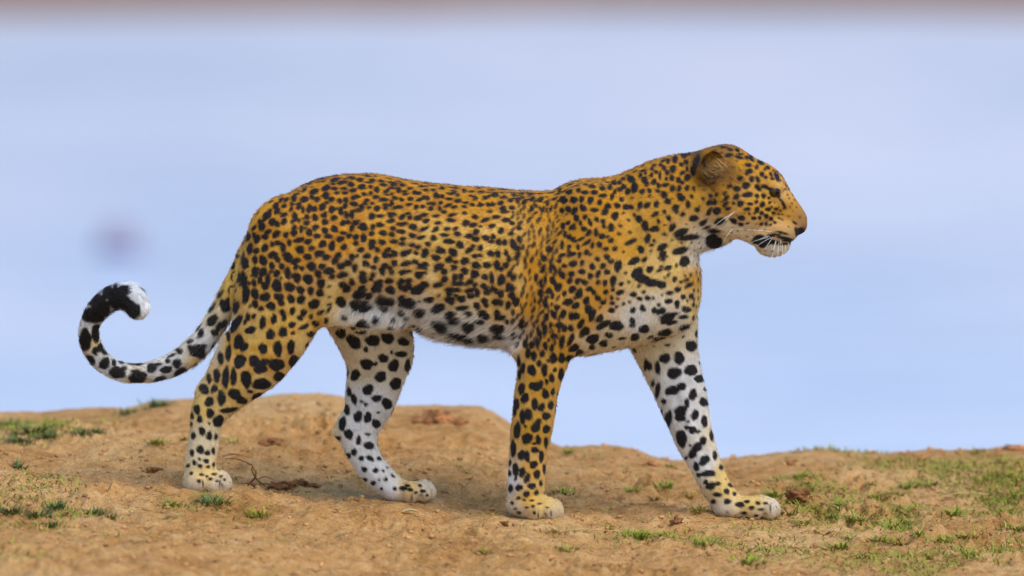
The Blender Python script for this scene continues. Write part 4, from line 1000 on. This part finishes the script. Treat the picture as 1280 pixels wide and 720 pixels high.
def build_eye():
    m, nt, p = nodes('leopard_eye')
    tc = N(nt, 'ShaderNodeTexCoord')
    sep = N(nt, 'ShaderNodeSeparateXYZ'); nt.links.new(tc.outputs['Object'], sep.inputs[0])
    mr = N(nt, 'ShaderNodeMath', operation='DIVIDE'); mr.inputs[1].default_value = 0.0135
    nt.links.new(sep.outputs['Z'], mr.inputs[0])
    r = ramp(nt, mr.outputs[0], [(0.0, (40, 28, 20)), (0.45, (48, 30, 14)), (0.52, (70, 46, 16)), (0.86, (52, 36, 12)), (0.9, (6, 5, 5))])
    nt.links.new(r.outputs[0], p.inputs['Base Color'])
    p.inputs['Roughness'].default_value = 0.12
    p.inputs['Specular IOR Level'].default_value = 0.25
    R = 0.0135
    vs = []; fs = []; nu, nv = 24, 14
    for j in range(nv + 1):
        th = math.pi * j / nv
        for i in range(nu):
            ph = 2 * math.pi * i / nu
            bul = 1 + 0.07 * math.exp(-(th / .5) ** 2)
            vs.append((R * math.sin(th) * math.cos(ph), R * math.sin(th) * math.sin(ph), R * math.cos(th) * bul))
    for j in range(nv):
        for i in range(nu):
            fs.append((j * nu + i, (j + 1) * nu + i, (j + 1) * nu + (i + 1) % nu, j * nu + (i + 1) % nu))
    me = mesh_np('eye', vs, fs)
    pt, n = surf(968.5, 241)
    for mir in (1, -1):
        o = link('eye', me, m if mir == 1 else None, leopard)
        nn = np.array(n) * (1, mir, 1); c = pt * (1, mir, 1) - nn * R * 0.58
        o.location = c
        o.rotation_euler = Vector((nn[0] * .6 + .8, nn[1], nn[2] * .3)).to_track_quat('Z', 'Y').to_euler()
build_eye()

# ------------------------------------------------------------------ things on the ground
def blade_strip(vs, fs, root, direc, length, width, bend, segs=4):
    """one curved grass blade with a folded section, two faces wide"""
    d = np.array([direc[0], direc[1], 0.0]); up = np.array([0, 0, 1.0])
    side = np.array([-direc[1], direc[0], 0.0])
    i0 = len(vs)
    p = np.array(root, float); ang = bend[0]
    for k in range(segs + 1):
        t = k / segs
        w = width * (1 - t) ** 0.7 * 0.5 + 0.0001
        vs.append(p - side * w); vs.append(p - up * w * .35); vs.append(p + side * w)
        a = ang + (bend[1] - bend[0]) * t
        p = p + (d * math.sin(a) + up * math.cos(a)) * length / segs
    for k in range(segs):
        a = i0 + 3 * k
        fs.append((a, a + 1, a + 4, a + 3)); fs.append((a + 1, a + 2, a + 5, a + 4))

def leaf_mat(name, a, b):
    m, nt, p = nodes(name)
    tc = N(nt, 'ShaderNodeNewGeometry')
    nz = N(nt, 'ShaderNodeTexNoise', Scale=60, Detail=3)
    nt.links.new(tc.outputs['Position'], nz.inputs['Vector'])
    ad = N(nt, 'ShaderNodeMath', operation='ADD')
    nt.links.new(nz.outputs[0], ad.inputs[0]); 
    sc = N(nt, 'ShaderNodeMath', operation='MULTIPLY_ADD'); sc.inputs[1].default_value = .5; sc.inputs[2].default_value = -.25
    nt.links.new(tc.outputs['Random Per Island'], sc.inputs[0]); nt.links.new(sc.outputs[0], ad.inputs[1])
    r = ramp(nt, ad.outputs[0], [(0.25, a), (0.75, b)])
    nt.links.new(r.outputs[0], p.inputs['Base Color'])
    p.inputs['Roughness'].default_value = 0.6
    p.inputs['Specular IOR Level'].default_value = 0.25
    p.inputs['Transmission Weight'].default_value = 0.0
    return m
GREEN = leaf_mat('grass_green', (88, 106, 22), (150, 160, 44))
DEEP = leaf_mat('grass_deep_green', (60, 84, 40), (100, 118, 62))
OLIVE = leaf_mat('grass_olive', (110, 104, 30), (164, 146, 52))
DRY = leaf_mat('dry_grass', (150, 118, 62), (206, 176, 116))

def tuft_mesh(w, h, n, seed, flat=1.1):
    r = np.random.default_rng(seed)
    vs, fs = [], []
    for i in range(n):
        a = r.random() * 6.283
        q = min(abs(r.normal(0, .38)), .9) * w
        root = (math.cos(a) * q, math.sin(a) * q * .9, -0.003)
        b = a + r.normal(0, .7)
        ln = h * (0.45 + 0.95 * r.random())
        blade_strip(vs, fs, root, (math.cos(b), math.sin(b)), ln, 0.0022 + .0022 * r.random(), (0.35 + .7 * r.random(), flat + .7 * r.random()))
    return mesh_np('grass_tuft', vs, fs, smooth=True)

# (px, py, width px, height px, blades, kind, label)
TUFTS = [
 (268, 630, 46, 14, 60, 'D', 'dark green grass tuft pressed flat below the near hind paw'),
 (325, 647, 26, 15, 34, 'G', 'bright green leafy grass tuft standing alone below the dry uprooted stalk'),
 (214, 632, 34, 11, 34, 'G', 'thin green grass tuft just behind the near hind paw'),
 (290, 554, 26, 9, 26, 'G', 'small bright green grass tuft seen past the near hind shin'),
 (232, 549, 12, 9, 14, 'G', 'tiny bright green sprig behind the near hind shin on the tail side'),
 (196, 554, 40, 9, 40, 'O', 'yellowish low grass mat halfway up the bare slope below the tail'),
 (200, 508, 44, 12, 60, 'D', 'dull green grass clump on the crest below the tail curve'),
 (160, 516, 40, 9, 46, 'D', 'low dull grass clump on the crest just beyond the tail tip'),
 (706, 618, 36, 12, 40, 'G', 'bright green grass tuft in front of the near front paw'),
 (790, 614, 28, 9, 26, 'G', 'small thin grass tuft midway between the two front legs'),
 (832, 611, 32, 10, 34, 'G', 'green grass tuft between the front legs nearer the far front shin'),
 (820, 624, 26, 7, 20, 'O', 'sprawling yellow-green grass wisp below the tufts between the front legs'),
 (873, 640, 34, 12, 26, 'O', 'thin bent grass wisp right behind the far front paw'),
 (862, 622, 14, 10, 14, 'O', 'tiny olive sprig behind the far front shin'),
 (968, 620, 34, 12, 40, 'G', 'green grass tuft directly above the far front paw toes'),
 (1002, 598, 26, 11, 34, 'G', 'bright little grass tuft up the slope beyond the far front paw'),
 (1013, 613, 18, 9, 20, 'O', 'small olive tuft beside the dark clod near the far front paw'),
 (710, 566, 14, 9, 20, 'G', 'lone green tuft on the crest behind the near front leg'),
 (836, 583, 22, 6, 20, 'G', 'low green tuft on the crest beside the far front leg'),
 (1221, 566, 26, 9, 26, 'O', 'small olive tuft on the highest part of the open crest'),
 (1118, 577, 20, 5, 18, 'O', 'flat olive tuft on the dip of the open crest'),
 (696, 664, 60, 8, 34, 'Y', 'straw-coloured dry grass lying flat below the near front paw'),
 (760, 662, 56, 9, 40, 'O', 'olive and straw grass patch below the gap between front legs'),
 (801, 672, 34, 13, 36, 'G', 'green grass tuft below the gap between front legs'),
 (712, 690, 44, 12, 46, 'O', 'dense olive tuft low on the bank below the near front paw'),
 (605, 692, 32, 10, 30, 'O', 'isolated olive tuft low on the bank below the belly'),
 (880, 682, 44, 14, 30, 'G', 'loose green tuft low on the bank below the far front paw'),
]
EDGE = [(1040, 646), (1066, 652), (1022, 640), (1050, 630), (985, 642), (1004, 655), (1098, 622), (1118, 618), (1140, 608), (1122, 636), (1090, 606), (1112, 660), (1132, 654), (1100, 676), (1126, 680), (1150, 668), (1180, 676), (1205, 672),
        (1192, 642), (1222, 605), (1238, 600), (1260, 596), (1272, 622), (1262, 640), (1246, 690), (1212, 694), (1160, 698), (1078, 694), (1050, 684), (1000, 694), (960, 690), (935, 704), (1190, 618), (1168, 606), (1030, 668), (1064, 674), (1270, 662)]
DARK_TUFTS = [(16, 532, 46), (42, 540, 60), (64, 546, 36), (100, 543, 30), (24, 552, 50), (12, 640, 46), (48, 644, 42), (70, 634, 34), (118, 642, 34), (64, 658, 26), (140, 648, 26), (20, 585, 36), (120, 541, 26)]  # tufts of deeper green grass
MATS = {'G': GREEN, 'D': DEEP, 'O': OLIVE, 'Y': DRY}
sd_ = 100
for (px, py, w, h, n, kd, lb) in TUFTS:
    sd_ += 1
    o = link('grass_tuft', tuft_mesh(w / S / 1.5, h / S * 1.3, int(n * 1.4), sd_, 1.5 if kd == 'Y' else 1.1), MATS[kd])
    o.location = ground_at(px, py)
    tag(o, lb, 'grass tuft')
protos = [tuft_mesh((.03, .05, .04, .06, .035)[i], (.017, .02, .014, .018, .022)[i], (26, 60, 40, 70, 34)[i], 300 + i) for i in range(5)]
for i, me in enumerate(protos): me.materials.append((GREEN, GREEN, OLIVE, GREEN, OLIVE)[i])
for i, (px, py) in enumerate(EDGE):
    o = link('grass_tuft', protos[i % 5])
    o.location = ground_at(px, py); o.rotation_euler.z = i * 2.4
    k = 0.8 + 0.55 * ((i * 7) % 10) / 10
    o.scale = (k * 1.15, k, k * .9)
    up = py < 625
    tag(o, 'short grass tuft high on the grassy slope ahead of the far front paw' if up else 'short grass tuft on the lower grassy slope ahead of and below the far front paw', 'grass tuft', 'grass tufts high on the slope ahead of the leopard' if up else 'grass tufts low on the slope ahead of the leopard')
protos2 = [tuft_mesh(.05, .021, 90, 340 + i) for i in range(4)]
for me in protos2: me.materials.append(DEEP)
for i, (px, py, w) in enumerate(DARK_TUFTS):
    o = link('grass_tuft', protos2[i % 4])
    o.location = ground_at(px, py); o.rotation_euler.z = i * 1.7
    k = w / 44
    o.scale = (k, k, 0.75 + .25 * k)
    up = py < 570
    tag(o, 'dark green grass tuft along the crest behind the curled tail' if up else 'dark green grass tuft on the lower slope behind the near hind paw', 'grass tuft', 'dark grass tufts along the crest' if up else 'dark grass tufts on the lower slope')

# loose fine grass, straw and grit
def scatter(name, label, n, maker, mat, dens):
    vs, fs = [], []
    r = np.random.default_rng(hash(name) % 1000 if False else len(name) * 31)
    xs = r.uniform(-1.1, 1.1, n * 12); ys = r.uniform(-1.0, 1.0, n * 12)
    keepm = r.random(n * 12) < dens(xs, ys)
    xs, ys = xs[keepm][:n], ys[keepm][:n]
    zs = ground_h(xs, ys)
    for x, y, z in zip(xs, ys, zs): maker(vs, fs, r, x, y, z)
    o = link(name, mesh_np(name, vs, fs), mat)
    return tag(o, label, name.replace('_', ' '), kind='stuff')
def patchy(x, y): return np.clip(fbm2(x * 5, y * 5, 3, 91) * 3.0 + .05, 0, 1)
GP = [(ground_at(a, b), sx, sy) for a, b, sx, sy in ((1110, 645, .07, .22), (1030, 645, .08, .08), (1006, 602, .05, .07), (1245, 640, .05, .25), (1170, 690, .12, .08), (48, 545, .07, .08), (90, 645, .05, .05), (960, 692, .1, .08), (800, 670, .07, .06), (250, 632, .05, .04), (1200, 600, .08, .06))]
def d_grass(x, y):
    w = 0
    for g, sx, sy in GP: w = w + np.exp(-((x - g[0]) / sx) ** 2 - ((y - g[1]) / sy) ** 2)
    return np.clip(w * (.35 + patchy(x * 2, y * 2)) * .9 + d_base(x, y) * .5, 0, 1)
def d_base(x, y): return np.clip(patchy(x, y) * (np.clip((x - .35) * 1.6, 0, 1) + .9 * np.clip((-x - .72) * 2.5, 0, 1) + .03), 0, 1)
def mk_grass(vs, fs, r, x, y, z):
    a = r.random() * 6.28
    blade_strip(vs, fs, (x, y, z - .002), (math.cos(a), math.sin(a)), .010 + .016 * r.random(), .0016 + .0018 * r.random(), (.5 + .7 * r.random(), 1.3 + .6 * r.random()), 3)
scatter('grass', 'sparse short green grass blades growing through the soil', 17000, mk_grass, leaf_mat('grass_sparse', (104, 116, 30), (166, 160, 60)), d_grass)
def mk_straw(vs, fs, r, x, y, z):
    a = r.normal(0, .9) + (math.pi if r.random() < .5 else 0)
    blade_strip(vs, fs, (x, y, z + .001), (math.cos(a), math.sin(a)), .012 + .04 * r.random() ** 2, .0010 + .0014 * r.random(), (1.35 + .15 * r.random(), 1.5 + .25 * r.random()), 3)
scatter('straw', 'scattered dry straw and stem bits on the soil', 5000, mk_straw, DRY, lambda x, y: patchy(y + 3, x) * .8 + .2)

def lump_mesh(name, rx, ry, rz, seed, rough=.35, sub=2, sharp=1.0):
    import bmesh
    bm = bmesh.new()
    bmesh.ops.create_icosphere(bm, subdivisions=sub, radius=1.0)
    co = np.array([v.co[:] for v in bm.verts])
    n = 1 + rough * (vnoise3(co[:, 0] * 1.6 + seed, co[:, 1] * 1.6, co[:, 2] * 1.6, seed) * 1.6 + sharp * vnoise3(co[:, 0] * 4 + seed, co[:, 1] * 4, co[:, 2] * 4, seed + 1) * .8 + vnoise3(co[:, 0] * 9 + seed, co[:, 1] * 9, co[:, 2] * 9, seed + 2) * .6)
    co = co * n[:, None] * (rx, ry, rz)
    for v, c in zip(bm.verts, co): v.co = c
    me = bpy.data.meshes.new(name); bm.to_mesh(me); bm.free()
    me.polygons.foreach_set('use_smooth', np.full(len(me.polygons), True))
    return me
grit_me = [lump_mesh('grit', 1, 1, .7, 40 + i, .4, 1) for i in range(6)]
def grit():
    r = np.random.default_rng(99)
    n = 9000
    xs, ys = r.uniform(-1.1, 1.1, n), r.uniform(-1, 1.05, n)
    zs = ground_h(xs, ys)
    src = [(np.array([v.co[:] for v in m.vertices]), np.array([p.vertices[:] for p in m.polygons])) for m in grit_me]
    V_, T_ = [], []; off = 0
    for i in range(n):
        c, t = src[i % 6]
        s_ = .0012 + .0055 * r.random() ** 5
        a = r.random() * 6.28
        rot = np.array([[math.cos(a), -math.sin(a), 0], [math.sin(a), math.cos(a), 0], [0, 0, 1]])
        V_.append(c @ rot.T * s_ + (xs[i], ys[i], zs[i] + s_ * .3)); T_.append(t + off); off += len(c)
    o = link('grit', mesh_np('grit', np.concatenate(V_), tris=np.concatenate(T_)), flat_mat('soil_crumbs', (166, 122, 78), .95, .3, 30))
    tag(o, 'loose soil crumbs and grit scattered over the bank', 'grit', kind='stuff')
grit()
CLOD = flat_mat('clod_soil', (150, 102, 62), .95, .35, 60)
CLODD = flat_mat('clod_dark_soil', (118, 78, 46), .95, .35, 60)
for i, (px, py, w, h, mt, lb) in enumerate([
    (546, 522, 20, 13, CLOD, 'big reddish earth clod on the crest behind the far hind leg'),
    (522, 524, 11, 7, CLOD, 'smaller earth clod beside the big crest clod towards the far hind leg'),
    (571, 526, 12, 6, CLOD, 'low flat earth clod beside the big crest clod towards the near front leg'),
    (341, 553, 13, 7, CLODD, 'dark crumbly clod between the hind legs near a green tuft'),
    (192, 588, 11, 5, CLODD, 'dark flat clod on bare soil behind the near hind leg'),
    (362, 606, 9, 5, CLODD, 'dark crumb of soil second from the dry uprooted stalk'),
    (377, 604, 11, 6, CLODD, 'larger dark crumb of soil past the one second from the dry stalk'),
    (393, 607, 8, 4, CLODD, 'flat dark crumb of soil farthest from the dry uprooted stalk'),
    (347, 607, 13, 6, CLODD, 'small dark clod touching the dry uprooted stalk'),
    (997, 620, 13, 8, CLODD, 'dark brown earth clod on the slope ahead of the far front paw'),
    (846, 651, 7, 5, CLODD, 'small dark pebble-like clod on bare soil behind the far front paw'),
    (630, 655, 6, 4, CLODD, 'little dark clod beside the heel of the near front paw'),
    (988, 579, 7, 5, CLOD, 'small clod on the crest above the far front paw'),
    (1148, 575, 12, 5, CLOD, 'flat clod on the crest beside the olive dip tuft'),
    (1268, 561, 14, 5, CLOD, 'long low clod on the highest end of the open crest'),
    (815, 580, 9, 4, CLOD, 'small low clod on the crest between the front legs')]):
    o = link('dirt_clod', lump_mesh('dirt_clod', w / S, w / S * .8, h / S, 60 + i, .85, 4), mt)
    g = ground_at(px, py + h * .4)
    o.location = (g[0], g[1], g[2] + h / S * .12); o.rotation_euler.z = i * 1.3
    tag(o, lb, 'dirt clod')
# dry uprooted stalk between the hind legs
TW = flat_mat('dry_stalk', (128, 78, 44), .9, .3, 80)
st = bpy.data.objects.new('dry_stalk', None); COL.objects.link(st)
g0 = ground_at(318, 609); st.location = g0
tag(st, 'reddish dry uprooted stalk with bent stems between the hind legs', 'dry stalk')
def stem(pts, r0, r1, name='stem'):
    p = catmull(np.array(pts, float) / S, 4)
    k = len(p)
    tube(name, p, np.linspace(r0, r1, k), TW, st, 6)
stem([(-20, 0, 0), (-6, 0, 5), (2, -3, 16), (-4, 0, 30)], .0026, .0010)
stem([(14, 4, 1), (4, 0, 9), (-3, -4, 22), (-2, -4, 27)], .0022, .0009)
stem([(2, -3, 1), (-8, -6, 6), (-18, -8, 4), (-30, -10, 2)], .0020, .0008)
stem([(-4, 2, 28), (-14, 2, 33), (-26, 4, 36), (-37, 5, 35)], .0012, .0007, 'twig')
stem([(0, 0, 1), (12, -8, 6), (24, -12, 4), (40, -14, 2)], .0020, .0008)
stem([(4, 0, 10), (14, 2, 13), (25, 6, 8)], .0012, .0006, 'twig')
for px, py, l, an, lb in ((296, 574, 20, -.35, 'thin bent dry twig lying beside the near hind ankle'), (735, 668, 46, .12, 'long pale dry stem lying flat below the near front paw'), (1208, 622, 30, .3, 'pale dry stem on the grassy slope ahead of the leopard')):
    g = ground_at(px, py)
    q = np.array([(-l, 0, .004 * S), (-l * .3, 3, .009 * S), (l * .4, -2, .008 * S), (l, 1, .004 * S)]) / S
    c, s_ = math.cos(an), math.sin(an)
    q = np.stack([q[:, 0] * c - q[:, 1] * s_, q[:, 0] * s_ + q[:, 1] * c, q[:, 2]], 1)
    o = tube('dry_twig', catmull(q, 4), np.linspace(.0017, .0008, 13), TW if 'bent' in lb else DRY, None, 6)
    o.location = g
    tag(o, lb, 'twig')
# one dry leaf in front of the far hind paw
vs, fs = [], []
for k in range(9):
    t = k / 8
    w = math.sin(math.pi * min(1, t * .96 + .02)) ** .8 * .0075
    x = (t - .5) * .032; z = .002 + .0045 * math.sin(t * 3.1) 
    vs += [(x, -w, z + .003), (x, 0, z), (x, w, z + .0035)]
for k in range(8):
    a = 3 * k; fs += [(a, a + 1, a + 4, a + 3), (a + 1, a + 2, a + 5, a + 4)]
lf = link('dry_leaf', mesh_np('dry_leaf', vs, fs), leaf_mat('pale_leaf', (186, 156, 96), (222, 198, 140)))
md = lf.modifiers.new('thickness', 'SOLIDIFY'); md.thickness = .0006
lf.location = ground_at(512, 643); lf.rotation_euler.z = .3
tag(lf, 'pale dry leaf lying on the soil below the far hind paw', 'leaf')
# low stone standing out of the river, far out of focus
rk = link('river_stone', lump_mesh('river_stone', .10, .08, .11, 5, .35, 3), flat_mat('wet_stone', (138, 128, 146), .5, .3, 20))
c = np.array(cam.location); d = np.array([(150 - 640) / (DIST * S), CP + SP * 50 / (DIST * S), -SP + CP * 50 / (DIST * S)])
rk.location = c + d * ((WATER + .02 - c[2]) / d[2])
tag(rk, 'small dark stone standing out of the river beyond the tail tip', 'stone')
